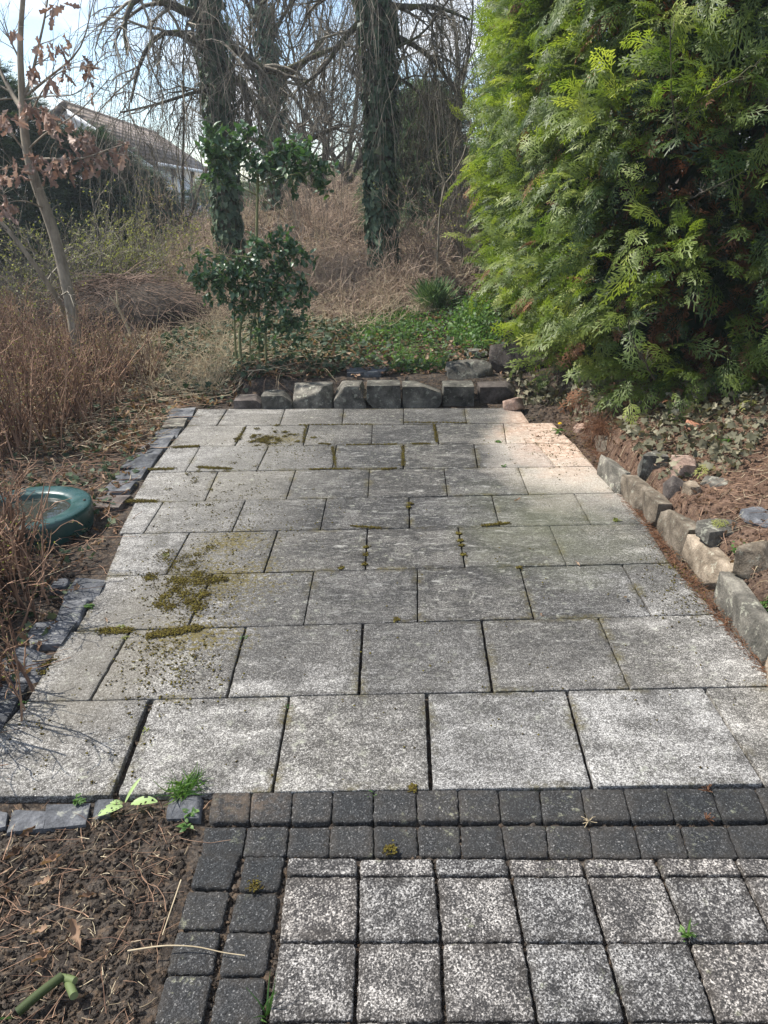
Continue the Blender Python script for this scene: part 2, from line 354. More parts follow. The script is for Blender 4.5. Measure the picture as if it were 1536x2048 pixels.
def pavermat(dark):
    x = M('black_paver' if dark else 'light_paver', .8, .3); r = x.attr(); e = x.attr('edge')
    g = x.math('ADD', x.math('MULTIPLY', x.noise(250 if dark else 230, 3, .65), .72), x.math('MULTIPLY', x.voro(210, 'F1', 'Color'), .28))
    edn = x.math('MULTIPLY', e, x.ramp(x.noise(14, 5, .7), (.38, .1), (.62, 1.)))
    if dark:
        c = x.ramp(g, (.36, (.010, .0105, .011)), (.52, (.027, .029, .031)), (.61, (.062, .065, .068)), (.66, (.13, .13, .13)), (.72, (.36, .36, .35)))
        c = x.mix(x.ramp(x.noise(3, 5, .7), (.45, 0.), (.65, .3)), c, (.055, .05, .044))
        c = x.mix(x.math('MULTIPLY', x.blob(-.62, -.03, .22, .12, .35, 9, .9), x.ramp(x.noise(30, 5, .7), (.42, .1), (.6, .75))), c, (.12, .09, .065))
    else:
        F = x.math('ADD', x.math('MULTIPLY', x.noise(8.5, 7, .72, None, .5), 1.5), x.math('MULTIPLY', x.noise(28, 5, .7), .5)); F = x.math('MULTIPLY', x.math('SUBTRACT', F, .86), 2.6, clamp=True)
        F = x.math('ADD', F, x.math('ADD', x.math('MULTIPLY', edn, .25), x.math('MULTIPLY', r, .2)))
        gg = x.math('SUBTRACT', g, x.math('MULTIPLY', x.math('SUBTRACT', F, .15), .13))
        c = x.ramp(gg, (.33, (.026, .025, .025)), (.42, (.062, .059, .057)), (.50, (.16, .152, .145)), (.56, (.33, .317, .30)), (.65, (.56, .54, .51)))
    c = x.mix(x.math('MULTIPLY', edn, .35), c, (.05, .042, .033))
    li = x.math('MULTIPLY', x.ramp(x.noise(26, 7, .78), (.57 if dark else .6, 0.), (.66, .75)), x.ramp(x.noise(4, 2), (.5, 0.), (.62, 1.)))
    c = x.mix(li, c, (.30, .31, .22))
    c = x.mix(1., c, x.ramp(r, (0., (.78, .79, .8)), (1., (1.22, 1.17, 1.12))), 'MULTIPLY')
    x.col(c); x.bump(x.math('ADD', g, x.math('MULTIPLY', x.noise(60, 4, .6), .8)), .9, .009); return x.m
def soilmat():
    x = M('soil', .95, .1); n = x.noise(14, 8, .7); n2 = x.noise(90, 4, .6); g = x.math('ADD', x.math('MULTIPLY', n, .6), x.math('MULTIPLY', n2, .4))
    c = x.ramp(g, (.34, (.013, .011, .0095)), (.5, (.046, .038, .032)), (.66, (.12, .102, .085)))
    red = x.blob(1.9, 2.6, 1.1, 2.6, .2, 2, .6); c = x.mix(x.math('MULTIPLY', red, .8), c, x.ramp(g, (.34, (.045, .026, .018)), (.52, (.13, .078, .054)), (.68, (.30, .20, .145))))
    litter = x.ramp(x.noise(40, 6, .7), (.5, 0.), (.62, .7)); far = x.ramp(x.math('DIVIDE', x.sepY(), 10), (.45, 0.), (.7, 1.)) if hasattr(x, 'sepY') else 1.
    c = x.mix(x.math('MULTIPLY', litter, .55), c, (.20, .135, .085)); x.col(c)
    x.bump(x.math('ADD', n, x.math('MULTIPLY', n2, .7)), 1., .018); return x.m
def stonemat(name, a, b, c_, sc=9, lich=.3):
    x = M(name, .85, .25); tcn = x.n('ShaderNodeTexCoord'); n = x.noise(sc, 8, .65, tcn.outputs['Object'], .3); n2 = x.noise(120, 3, .6)
    c = x.ramp(n, (.34, a), (.5, b), (.68, c_)); c = x.mix(.5, c, x.ramp(n2, (.35, (.35, .35, .35)), (.65, (1, 1, 1))), 'MULTIPLY')
    c = x.mix(x.math('MULTIPLY', x.ramp(x.noise(21, 5, .7), (.57, 0.), (.64, 1.)), lich), c, (.42, .43, .35))
    r = x.attr(); c = x.mix(1., c, x.ramp(r, (0., (.8, .8, .8)), (1., (1.6, 1.55, 1.5))), 'MULTIPLY'); x.col(c)
    x.bump(x.math('ADD', n, x.math('MULTIPLY', n2, .25)), .8, .025); return x.m
MS = dict(patio=patiomat(), black=pavermat(True), light=pavermat(False), soil=soilmat(),
  slate=stonemat('slate', (.03, .033, .038), (.075, .08, .09), (.17, .178, .19), 7, .25),
  grey=stonemat('grey_stone', (.035, .035, .03), (.095, .09, .078), (.21, .20, .17), 8, .35),
  dark=stonemat('dark_stone', (.03, .026, .024), (.07, .06, .055), (.14, .12, .11), 8, .1),
  tan=stonemat('tan_stone', (.07, .055, .04), (.17, .14, .105), (.33, .28, .22), 8, .3),
  pink=stonemat('sandstone', (.15, .10, .08), (.31, .22, .175), (.48, .38, .32), 8, .1),
  brick=stonemat('brick_red', (.24, .11, .07), (.38, .19, .12), (.55, .28, .2), 12, .05),
  bark=barkmat('grey_bark', (.05, .045, .038), (.17, .15, .125)), 
  ivybark=barkmat('old_bark', (.035, .03, .025), (.12, .105, .085), 30, (.10, .11, .04)),
  twig=barkmat('grey_twig', (.09, .078, .062), (.27, .24, .19), 15),
  oakbark=barkmat('oak_bark', (.12, .10, .075), (.36, .31, .24), 18),
  stem=barkmat('green_stem', (.10, .11, .05), (.24, .24, .12), 25),
  bramble=barkmat('bramble', (.17, .12, .09), (.52, .40, .30), 8),
  redtwig=barkmat('red_twig', (.10, .056, .038), (.38, .24, .16), 8),
  straw=barkmat('straw', (.26, .205, .13), (.56, .47, .32), 8),
  hedge=leafmat('cypress_green', (.04, .075, .02), (.17, .22, .045), (.40, .42, .12), .5, .4, .42, (1.5, 1.6, .6)),
  dead=leafmat('dead_frond', (.10, .045, .025), (.22, .11, .06), (.34, .19, .11), .7, .2, .25, (1.2, 1., .8)),
  oakleaf=leafmat('dry_oak_leaf', (.16, .10, .078), (.32, .225, .18), (.50, .39, .32), .6, .3, .2, (1.2, 1.05, .95)),
  holly=leafmat('holly_leaf', (.03, .07, .036), (.075, .135, .065), (.18, .23, .11), .38, .5, .2, (1.5, 1.8, .6)),
  ivy=leafmat('ivy_leaf', (.03, .06, .035), (.085, .13, .08), (.22, .27, .17), .55, .25, .18),
  ivyg=leafmat('ground_ivy', (.02, .04, .02), (.06, .09, .05), (.17, .18, .11), .6, .2, .2),
  evergreen=leafmat('evergreen', (.02, .045, .03), (.05, .09, .055), (.11, .16, .09), .55, .3, .2),
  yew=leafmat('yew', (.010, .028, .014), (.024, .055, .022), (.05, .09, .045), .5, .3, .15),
  blue=leafmat('spruce', (.05, .095, .055), (.13, .18, .10), (.22, .28, .16), .6, .2, .2),
  bud=leafmat('bud', (.12, .14, .035), (.22, .24, .07), (.36, .36, .13), .5, .3, .45),
  fresh=leafmat('fresh_leaf', (.035, .09, .02), (.085, .17, .035), (.18, .28, .07), .55, .4, .4),
  litter=leafmat('leaf_litter', (.07, .04, .025), (.20, .12, .075), (.42, .31, .22), .7, .2, .2),
  moss=leafmat('moss', (.035, .026, .01), (.09, .072, .016), (.17, .15, .03), .9, .1, 0))

# ------------------------------------------------------------ ground
def axis_pts(lo, hi, a, b, st):
    p = list(np.arange(a, b+1e-6, st)); d = st; x = b
    while x < hi: d *= 1.16; x += d; p.append(min(x, hi))
    d = st; x = a; q = []
    while x > lo: d *= 1.16; x -= d; q.append(max(x, lo))
    return np.array(q[::-1]+p)
gx = axis_pts(-90, 90, -3.6, 3.4, .03); gy = axis_pts(-30, 120, -1.2, 9.0, .03)
X, Y = np.meshgrid(gx, gy)
Zg = terr(X, Y); nx, ny = len(gx), len(gy)
i = (np.arange(ny-1)[:, None]*nx + np.arange(nx-1)[None]).ravel()
struct(obj('ground', [(np.stack([X, Y, Zg], -1).reshape(-1, 3), np.stack([i, i+1, i+nx+1, i+nx], -1))], MS['soil'], smooth=True))

# ------------------------------------------------------------ paving
def block(q, z, th, bev, cor, rng, jit=.0012, tilt=0., step=.02):
    "rounded, chamfered paving block from 4 plan corners (ccw)"
    q = np.asarray(q, float)[:, :2]; c = q.mean(0); o = []
    for k in range(4):
        a, b, d = q[k-1], q[k], q[(k+1) % 4]
        u, v = (a-b)/np.linalg.norm(a-b), (d-b)/np.linalg.norm(d-b)
        for t in np.linspace(0, 1, 4):
            p0, p2 = b+u*cor, b+v*cor; o.append((1-t)**2*p0+2*t*(1-t)*b+t*t*p2)
        n = max(1, int(np.linalg.norm(d-b)/step)); e = b+v*cor; e2 = d-(v*cor)
        for t in np.linspace(0, 1, n+1)[1:-1]: o.append(e*(1-t)+e2*t)
    o = np.array(o); n = len(o); dirs = nrm(c-o)
    o = o + dirs*(rng.normal(size=(n, 1))*jit)
    tl = rng.normal(size=2)*tilt
    zz = lambda p: z + (p-c)@tl
    top = o + dirs*bev*(1+rng.normal(size=(n, 1))*.2); midp = o + dirs*bev*.3
    wi = min(.035, .22*np.linalg.norm(q[1]-q[0]), .22*np.linalg.norm(q[2]-q[1])); wi = wi if min(np.linalg.norm(q[1]-q[0]), np.linalg.norm(q[2]-q[1])) > .07 else .002; inn = top + (c-top)*(wi/np.linalg.norm(c-top, axis=1, keepdims=True))
    V = np.concatenate([np.c_[o, zz(o)-th], np.c_[o, zz(o)-bev*.8], np.c_[midp, zz(o)-bev*.25], np.c_[top, zz(top)], np.c_[inn, zz(inn)]])
    F = []
    for r in range(4):
        for k in range(n): k2 = (k+1) % n; F.append([r*n+k, r*n+k2, (r+1)*n+k2, (r+1)*n+k])
    F.append([4*n+k for k in range(n)])
    return (V, F, float(rng.uniform(0, 1)), 0, np.r_[np.ones(4*n), np.zeros(n)])
# vertical joints of each slab row, seen from the front row back: far x,y, near x,y, joint width (m)
ROWS = {1: [(48, 1408, -140, 1602, .01), (300, 1403, 228, 1590, .024), (580, 1387, 546, 1578, .009), (853, 1383, 862, 1578, .014), (1133, 1380, 1187, 1577, .012), (1410, 1377, 1532, 1570, .013), (1690, 1375, 1880, 1565, .01)],
 2: [(128, 1270, 50, 1405, .01), (258, 1265, 180, 1400, .010), (493, 1250, 455, 1390, .010), (726, 1243, 718, 1385, .011), (963, 1240, 985, 1380, .011), (1198, 1237, 1260, 1378, .007), (1438, 1233, 1562, 1370, .01)],
 3: [(208, 1158, 150, 1262, .01), (426, 1147, 376, 1252, .009), (628, 1141, 608, 1245, .005), (835, 1137, 835, 1241, .006), (1039, 1131, 1067, 1235, .008), (1245, 1130, 1303, 1230, .008), (1343, 1128, 1438, 1230, .01)],
 4: [(243, 1070, 208, 1156, .01), (378, 1067, 335, 1145, .008), (555, 1063, 529, 1141, .009), (735, 1058, 731, 1137, .007), (917, 1057, 930, 1133, .008), (1100, 1053, 1134, 1132, .005), (1294, 1050, 1341, 1128, .01)],
 5: [(265, 1010, 236, 1068, .01), (325, 1007, 290, 1062, .006), (491, 1001, 464, 1063, .007), (653, 999, 641, 1058, .006), (818, 994, 819, 1055, .008), (983, 989, 999, 1050, .007), (1151, 991, 1182, 1048, .007), (1243, 985, 1294, 1047, .01)],
 6: [(296, 946, 265, 1000, .01), (434, 946, 411, 999, .008), (591, 942, 573, 997, .007), (739, 942, 736, 995, .004), (889, 940, 895, 991, .006), (1037, 936, 1057, 987, .007), (1188, 932, 1230, 985, .01)],
 7: [(335, 895, 300, 942, .01), (399, 895, 374, 938, .006), (538, 891, 514, 940, .008), (673, 891, 665, 938, .008), (807, 890, 807, 938, .010), (948, 889, 956, 936, .009), (1075, 890, 1112, 932, .006), (1150, 888, 1186, 930, .01)],
 8: [(373, 852, 337, 893, .01), (491, 854, 471, 889, .008), (618, 850, 607, 889, .009), (745, 850, 743, 889, .004), (870, 847, 878, 887, .009), (1007, 847, 1012, 885, .006), (1108, 849, 1146, 885, .01)],
 9: [(395, 818, 373, 851, .01), (454, 819, 434, 850, .012), (571, 816, 559, 850, .007), (688, 816, 684, 848, .007), (807, 816, 807, 846, .006), (928, 815, 933, 845, .006), (1040, 818, 1060, 846, .01)]}
seam = {k: [] for k in range(10)}
G = {}
for k, l in ROWS.items():
    G[k] = [(gz(a, b), gz(c, d), w) for a, b, c, d, w in l]
    seam[k] += [g[0][:2] for g in G[k]]; seam[k-1] += [g[1][:2] for g in G[k]]
fit = {k: np.polyfit(np.array(v)[:, 0], np.array(v)[:, 1], 1) for k, v in seam.items()}
rng = np.random.default_rng(11); ch = []
for k in range(1, 10):
    g = G[k]
    for a, b in zip(g[:-1], g[1:]):
        gap = .0035 if k > 1 else .004
        def cn(p, kk, dx, dy): x = p[0]+dx; return (x, np.polyval(fit[kk], x)+dy)
        q = [cn(a[1], k-1, a[2]/2, gap), cn(b[1], k-1, -b[2]/2, gap), cn(b[0], k, -b[2]/2, -gap), cn(a[0], k, a[2]/2, -gap)]
        ch.append(block(q, rng.normal()*.0012, .045, .0035, .008, rng, .0009, .0015))
struct(obj('patio', ch, MS['patio']))
# small black pavers: two rows across, two columns down
def px_quads(rows, z, name, m_, bev, cor, lift, seed, gapx=.0025, gapy=.0035, tilt=.012):
    rg = np.random.default_rng(seed); c_ = []
    for ytop, ybot, tops, bots, dz in rows:
        for j in range(len(tops)-1):
            f_ = lambda t: t if not hasattr(t, '__len__') else None
            yt = ytop if not hasattr(ytop, '__len__') else None
            Y0 = (lambda x, yy: yy[0]+(yy[1]-yy[0])*(x-400)/1136 if hasattr(yy, '__len__') else yy)
            pts = [(bots[j], Y0(bots[j], ybot)), (bots[j+1], Y0(bots[j+1], ybot)), (tops[j+1], Y0(tops[j+1], ytop)), (tops[j], Y0(tops[j], ytop))]
            q = np.array([gz(a, b)[:2] for a, b in pts])
            q += np.array([[gapx, gapy], [-gapx, gapy], [-gapx, -gapy], [gapx, -gapy]])*(1+rg.normal(size=(4, 2))*.15)
            c_.append(block(q, lift+dz+rg.normal()*.0015, .05, bev, cor, rg, .0012, tilt, .012))
    return c_
rowsB = [((1583, 1574), (1643, 1639), [425, 503, 585, 667, 748, 832, 916, 996, 1079, 1162, 1246, 1331, 1422, 1510, 1600], [415, 498, 582, 662, 746, 835, 918, 1003, 1087, 1174, 1264, 1351, 1446, 1538, 1632], .0),
 ((1647, 1644), (1707, 1710), [407, 494, 578, 661, 747, 834, 921, 1003, 1091, 1178, 1270, 1360, 1453, 1548, 1640], [400, 484, 572, 657, 748, 837, 923, 1013, 1099, 1188, 1284, 1380, 1480, 1578, 1672], -.009),
 (1705, 1771, [398, 480], [378, 459], -.008), (1775, 1852, [374, 461], [352, 442], -.006), (1856, 1941, [352, 441], [331, 425], -.008), (1945, 2044, [331, 425], [303, 404], -.007), (2048, 2160, [303, 404], [268, 374], -.008),
 (1707, 1775, [489, 570], [475, 558], -.006), (1780, 1856, [473, 556], [454, 547], -.008), (1860, 1944, [453, 545], [436, 531], -.006), (1949, 2044, [437, 531], [416, 524], -.009), (2048, 2160, [412, 520], [387, 507], -.008)]
struct(obj('paver_border', px_quads(rowsB, 0, 'b', None, .007, .012, -.001, 21, .0012, .0012), MS['black']))
J0 = [(574, 570, 556, 533, 512), (717, 717, 715, 709, 704), (868, 872, 882, 890, 902), (1014, 1022, 1048, 1074, 1103), (1164, 1174, 1212, 1256, 1303), (1312, 1326, 1380, 1434, 1495), (1470, 1487, 1550, 1620, 1690), (1628, 1645, 1720, 1806, 1890)]
ys = [1712, 1749, 1881, 2040, 2220]
rowsL = [(ys[r]+2, ys[r+1]-1, [j[r] for j in J0], [j[r+1] for j in J0], 0) for r in range(4)]
struct(obj('path', px_quads(rowsL, 0, 'l', None, .006, .010, -.004, 31, .0045, .0015, .006), MS['light']))

# ------------------------------------------------------------ stones
def sph(n):
    "cube sphere"
    u = np.linspace(-1, 1, n+1); a, b = np.meshgrid(u, u, indexing='ij'); V = []; F = []; off = 0
    for ax in range(3):
        for s_ in (-1, 1):
            p = np.zeros((n+1, n+1, 3)); p[..., ax] = s_; p[..., (ax+1) % 3] = a*s_; p[..., (ax+2) % 3] = b
            V.append(p.reshape(-1, 3)); k = (np.arange(n)[:, None]*(n+1)+np.arange(n)[None]).ravel()
            F.append(np.stack([k, k+n+1, k+n+2, k+1], -1)+off); off += (n+1)**2
    return np.concatenate(V), np.concatenate(F)
CUBE = sph(9)
def rock(size, seed, rnd_=.28, rough=.06, cuts=5):
    "hewn stone centred at 0, full extents size"
    rg = np.random.default_rng(seed); v = CUBE[0].copy()
    s_ = nrm(v); v = v*(1-rnd_) + s_*1.15*rnd_
    for _ in range(cuts):
        n = nrm(rg.normal(size=3)); d = rg.uniform(.78, 1.05); t = v@n-d; v = v - np.where(t > 0, t, 0)[:, None]*n
    nn = fbm(v+seed*.7, 1.1, seed, 4); v = v + nrm(v)*(nn*rough)[:, None]
    return v*np.array(size)/2*.98
def rotz(v, a): c, s_ = math.cos(a), math.sin(a); return v@np.array([[c, s_, 0], [-s_, c, 0], [0, 0, 1]])
def stone(name, c, size, mat, label, cat='stone', seed=1, rz=0., ry=0., rx=0., group=None, **k):
    v = rock(size, seed, **k)
    v = v@np.array(Matrix.Rotation(rx, 3, 'X').transposed()); v = v@np.array(Matrix.Rotation(ry, 3, 'Y').transposed()); v = rotz(v, rz)+np.asarray(c)
    o = obj(name, [(v, CUBE[1], float(np.random.default_rng(seed).uniform()))], MS[mat], loc=c, smooth=True)
    return tag(o, label, cat, group)
def flatstone(quad, mat, label, seed, z=.004, th=.05, group='flat edging stones'):
    q = np.array([gz(a, b)[:2] for a, b in quad]); c = q.mean(0); rg = np.random.default_rng(seed)
    # blend of a hewn stone mapped into the quad
    v = rock((2, 2, 2), seed, .14, .05, 4); u = (np.clip(v[:, 0]*1.3, -1.08, 1.08)+1)/2; w = (np.clip(v[:, 1]*1.3, -1.02, 1.02)+1)/2
    xy = (q[0]*((1-u)*(1-w))[:, None] + q[1]*(u*(1-w))[:, None] + q[2]*(u*w)[:, None] + q[3]*((1-u)*w)[:, None])
    zz = z - th/2 + v[:, 2]*th/2 + .004*fbm(np.c_[xy, 0*u], 11, seed, 3)
    o = obj('edging_stone', [(np.c_[xy, zz], CUBE[1], rg.uniform())], MS[mat], loc=(c[0], c[1], z-th), smooth=True)
    return tag(o, label, 'stone', group)
FS = [([(330, 838), (382, 836), (390, 817), (345, 820)], 'slate', 'dark flat edging stone at the far left corner of the patio', 0),
 ([(326, 856), (366, 855), (373, 839), (334, 841)], 'grey', 'small pale whitish edging stone near the far left patio corner', .9),
 ([(308, 873), (352, 872), (364, 857), (320, 860)], 'slate', 'small bluish edging stone just in front of the pale whitish one', .5),
 ([(284, 899), (330, 899), (348, 873), (300, 876)], 'slate', 'rippled blue-grey edging stone beside the eighth slab row', .6),
 ([(240, 938), (296, 937), (326, 901), (268, 904)], 'slate', 'largest blue-grey flat edging stone on the far left patio side', .6),
 ([(230, 961), (280, 959), (294, 939), (242, 941)], 'slate', 'narrow edging stone between the largest grey stone and the green basin', .5),
 ([(205, 987), (256, 985), (274, 961), (228, 963)], 'slate', 'square grey edging stone behind the green basin', .5),
 ([(184, 1018), (236, 1018), (260, 990), (200, 992)], 'dark', 'brownish edging stone right beside the green basin', .5),
 ([(128, 1201), (192, 1198), (217, 1154), (158, 1157)], 'slate', 'thick blue-grey edging stone with broken corner in front of the green basin', .3),
 ([(100, 1184), (128, 1180), (146, 1162), (112, 1164)], 'slate', 'small half buried edging stone left of the thick blue-grey one', .3),
 ([(112, 1250), (156, 1248), (176, 1203), (130, 1205)], 'slate', 'edging stone with a small green plant at its right edge', .3),
 ([(42, 1295), (120, 1292), (152, 1248), (76, 1250)], 'slate', 'wide dark edging stone with rusty leaves on its left end', .1),
 ([(-20, 1362), (70, 1358), (116, 1298), (30, 1298)], 'slate', 'broad dark edging stone beside the brownish left slab', .1),
 ([(-60, 1430), (20, 1426), (54, 1374), (-30, 1372)], 'slate', 'dark edging stone with a tiny weed at its upper right corner', .1),
 ([(-90, 1478), (-8, 1476), (16, 1432), (-62, 1434)], 'slate', 'edging stone cut by the left edge of the photo beside the nearest large slab', .2),
 ([(-60, 1658), (8, 1656), (14, 1618), (-46, 1620)], 'slate', 'edging stone cut by the left edge of the photo above the bare soil', .3),
 ([(14, 1664), (84, 1658), (94, 1610), (22, 1616)], 'slate', 'blue-grey edging stone second from the left above the bare soil', .3),
 ([(88, 1658), (168, 1650), (177, 1602), (97, 1608)], 'slate', 'blue-grey edging stone with moss on its far edge above the bare soil', .3),
 ([(182, 1636), (218, 1632), (226, 1600), (190, 1602)], 'slate', 'small edging stone half hidden under the chewed pale green leaves', .3),
 ([(335, 1640), (398, 1638), (404, 1592), (340, 1590)], 'slate', 'squarish edging stone next to the corner of the small black pavers', .3)]
for j, (q, mt, lb, _) in enumerate(FS): flatstone(q, mt, lb, 40+j, .014 if j < 15 else .004, .06)
# kerb wall at the back: blocks are parts of one wall
wall = thing('stone_wall', gz(740, 812), 'low grey kerb wall of rough blocks across the far end of the patio', 'wall')
for j, (x0, x1, yt, yb, mt) in enumerate([(468, 523, 796, 817, 'dark'), (523, 586, 787, 817, 'grey'), (586, 666, 771, 814, 'grey'), (667, 733, 768, 812, 'grey'), (733, 803, 766, 813, 'grey'), (804, 885, 768, 812, 'grey'), (886, 950, 768, 809, 'grey'), (957, 1036, 769, 802, 'dark')]):
    a, b = gz(x0, yb), gz(x1, yb); Ym = (a[1]+b[1])/2; h = at((x0+x1)/2, yt, Ym+.06)[2]; w = b[0]-a[0]
    v = rock((w*.99, .24, h+.05), 170+j, .06, .05, 2); v = v + np.array([(a[0]+b[0])/2, Ym+.115, (h+.06)/2-.06])
    obj('block', [(v, CUBE[1], rng.uniform())], MS[mt], parent=wall, smooth=True)
def px_stone(name, x0, x1, yt, yb, Y, th, mt, lb, cat='stone', seed=0, **k):
    a, b = at(x0, yb, Y), at(x1, yt, Y)
    c = (a+b)/2+np.array([0, th/2, 0]); return stone(name, c, (b[0]-a[0], th, b[2]-a[2]), mt, lb, cat, seed, **k)
stone('flat_stone', at(735, 751, 5.05)+[0, .12, 0], (.40, .30, .06), 'slate', 'flat blue-grey stone lying on top behind the kerb wall', seed=90, rx=-.05, rnd_=.1, cuts=3)
px_stone('bank_stone', 893, 988, 722, 772, 4.98, .16, 'grey', 'mossy grey slab stone leaning against the green bank', seed=91, rx=-.5, rnd_=.25, cuts=9)
px_stone('bank_stone', 980, 1082, 692, 758, 5.02, .2, 'dark', 'tall dark brown stone below the hedge with a twig across it', seed=92, rx=-.3, rnd_=.22, cuts=9)
stone('bank_stone', onground(.78, 5.75)+[0, 0, .02], (.2, .16, .10), 'grey', 'small stone half buried in weeds above the leaning grey slab', seed=93)
stone('loose_rock', gz(1030, 822)+[0, .05, .045], (.17, .13, .12), 'pink', 'loose pale angular rock lying on the far right corner of the patio', 'rock', seed=97, rz=.5, ry=.2, rnd_=.1, cuts=8)
# right hand edging
KR = [(1196, 950, 1232, 985, .15, .13, 'grey', 'farthest upright edging stone with a bluish top on the right side'),
 (1240, 992, 1270, 1020, .15, .12, 'tan', 'small tan edging stone wrapped in dry ivy on the right side'),
 (1274, 1022, 1306, 1052, .15, .14, 'tan', 'yellowish edging stone beside the slab with the pale weed'),
 (1316, 1064, 1362, 1112, .17, .14, 'tan', 'pointed tan edging stone with an orange face on the right side'),
 (1370, 1122, 1428, 1190, .15, .13, 'tan', 'straight brownish edging stone with white lichen on its top'),
 (1434, 1200, 1512, 1322, .14, .14, 'grey', 'longest grey edging stone with two bluish bumps on its far end'),
 (1520, 1336, 1580, 1470, .15, .15, 'tan', 'pale tan edging stone cut by the right edge of the photo')]
for j, (xa, ya, xb, yb, h, th, mt, lb) in enumerate(KR):
    a, b = gz(xa, ya), gz(xb, yb); ln = abs(a[1]-b[1]); c = (a+b)/2-[.014, 0, 0]; th = .085; h = h-.012
    ang = math.atan2(b[0]-a[0], a[1]-b[1])
    stone('kerb_stone', (c[0]+th/2+.012, c[1], h/2-.03), (th, ln*1.2, h+.06), mt, lb, seed=[110,111,112,113,114,115,118][j], rz=ang, ry=.04, rnd_=.06, cuts=5, rough=.10, group='upright kerb stones along the right patio side')
def bank(px, py, size, mt, lb, seed, name='bank_stone', cat='stone', up=.3, **k):
    g = gt(px, py); return stone(name, g+[0, 0, size[2]*(up-.5)+size[2]*.3], size, mt, lb, cat, seed, **k)
for a in [(1305, 930, (.16, .14, .20), 'grey', 'upright grey bank stone under hanging dry ivy', 130),
 (1352, 975, (.13, .12, .16), 'dark', 'dark stone wedged under the pinkish sandstone block', 131),
 (1368, 940, (.20, .15, .15), 'pink', 'pinkish sandstone block on the right bank below the dry ivy', 132),
 (1385, 985, (.09, .08, .13), 'tan', 'small upright yellowish stone right of the dark wedged stone', 133),
 (1432, 965, (.16, .12, .07), 'grey', 'flat grey stone with a yellow cypress sprig over it', 134),
 (1440, 1062, (.24, .14, .09), 'grey', 'long grey stone half sunk in the reddish bank soil', 135),
 (1512, 1120, (.22, .16, .18), 'tan', 'large yellowish bank stone by the right edge of the photo', 136),
 (1520, 1040, (.20, .12, .07), 'slate', 'thin bluish stone by the right edge above the yellowish one', 137),
 (1163, 858, (.10, .10, .10), 'pink', 'small pink stone under the hedge beside the dandelion', 138),
 (1310, 1020, (.10, .10, .08), 'grey', 'small bluish stone resting behind the pointed tan kerb stone', 139),
 (1210, 885, (.12, .12, .14), 'tan', 'tan stone at the hedge foot behind the dry needles', 140)]:
    bank(*a, rz=a[5]*.7, rnd_=.2, cuts=8, rough=.12, up=.12)
bank(1386, 856, (.12, .09, .07), 'brick', 'broken orange brick fragment on the bank under the hedge', 141, 'brick_fragment', 'brick', rz=.4, ry=.3, rnd_=.05)

# ------------------------------------------------------------ green basin
def lathe(prof, n=72, m_=0):
    prof = np.array(prof); a = np.linspace(0, 2*np.pi, n, endpoint=False); K = len(prof)
    V = np.stack([prof[:, 0][:, None]*np.cos(a), prof[:, 0][:, None]*np.sin(a), np.repeat(prof[:, 1][:, None], n, 1)], -1).reshape(-1, 3)
    i = np.arange(K-1)[:, None]*n; j = np.arange(n)[None]; j2 = (j+1) % n
    return V, np.stack([i+j, i+j2, i+n+j2, i+n+j], -1).reshape(-1, 4)
bc = gz(72, 1012, .12); bc[2] = -.02
x = M('green_plastic', .32, .5); nn = x.noise(6, 5, .6); x.col(x.mix(x.ramp(nn, (.4, 0.), (.65, .6)), (.008, .040, .036), (.026, .074, .070)))
x.put(x.b.inputs['Roughness'], x.ramp(x.noise(14, 4), (.3, .22), (.7, .5))); x.bump(x.noise(30, 4, .6), .25, .004); gpl = x.m
x = M('water', .03, .5); x.col((.03, .035, .03)); x.b.inputs['IOR'].default_value = 1.33; x.bump(x.noise(9, 3), .25, .006); wat = x.m
bc[0] -= .05; bas = thing('green_basin', bc, 'round green plastic basin with a wide rim and water, standing among brown shrubs', 'basin')
v, f_ = lathe([(.335, 0), (.345, .10), (.342, .128), (.332, .137), (.315, .139)]); obj('wall', [(v+bc, f_)], gpl, bas, smooth=True)
v, f_ = lathe([(.315, .139), (.30, .140), (.262, .135), (.238, .129), (.228, .118), (.224, .03), (.0, .03)]); obj('rim', [(v+bc, f_)], gpl, bas, smooth=True)
v, f_ = lathe([(.226, .100), (.1, .100), (.002, .100)]); obj('water', [(v+bc, f_)], wat, bas, smooth=True)
v, f_ = lathe([(.008, 0), (.008, .006), (.003, .008), (.0005, .008)], 12)
obj('knob', [(v+bc+[.305*math.cos(.25), .305*math.sin(.25), .139], f_)], MS['dark'], bas)

# ------------------------------------------------------------ vegetation tools
def leafset(proto, st, d, size, rng, rnd=None, up=(0, 0, 1), m_=0, tilt=.6):
    n = len(st); u = nrm(np.asarray(up)+rng.normal(size=(n, 3))*tilt)
    sc = size if hasattr(size, '__len__') else rng.uniform(.55, 1.2, n)*size
    return inst(proto[0], proto[1], st, frames(d, u), sc, rng.uniform(0, 1, n) if rnd is None else rnd, m_)
def limbs_to_twigs(P, Rr, rng, levels, m_=0, grav=(0, 0, 0), wander=.2):
    "levels: (n per branch, length, K, angle, radius factor, t0)"
    chs = []; allP = [(P, Rr)]
    for n, ln, K, ang, rf, t0, g in levels:
        st, d, r = kids(P, Rr, n, rng, t0, 1., ang)
        N = len(st); L_ = ln*rng.uniform(.5, 1.25, N)
        P = grow(st, d, L_, K, rng, wander, g); r = np.clip(r*rf, .0018, None); Rr = taper(r, r*.35, K)
        allP.append((P, Rr)); chs.append(tubes(P, Rr, 4 if K > 5 else 3, rng.uniform(0, 1, N), m_))
    return chs, allP
def poly_world(pp):
    return np.array([gt(a, b)[:2] for a, b in pp])
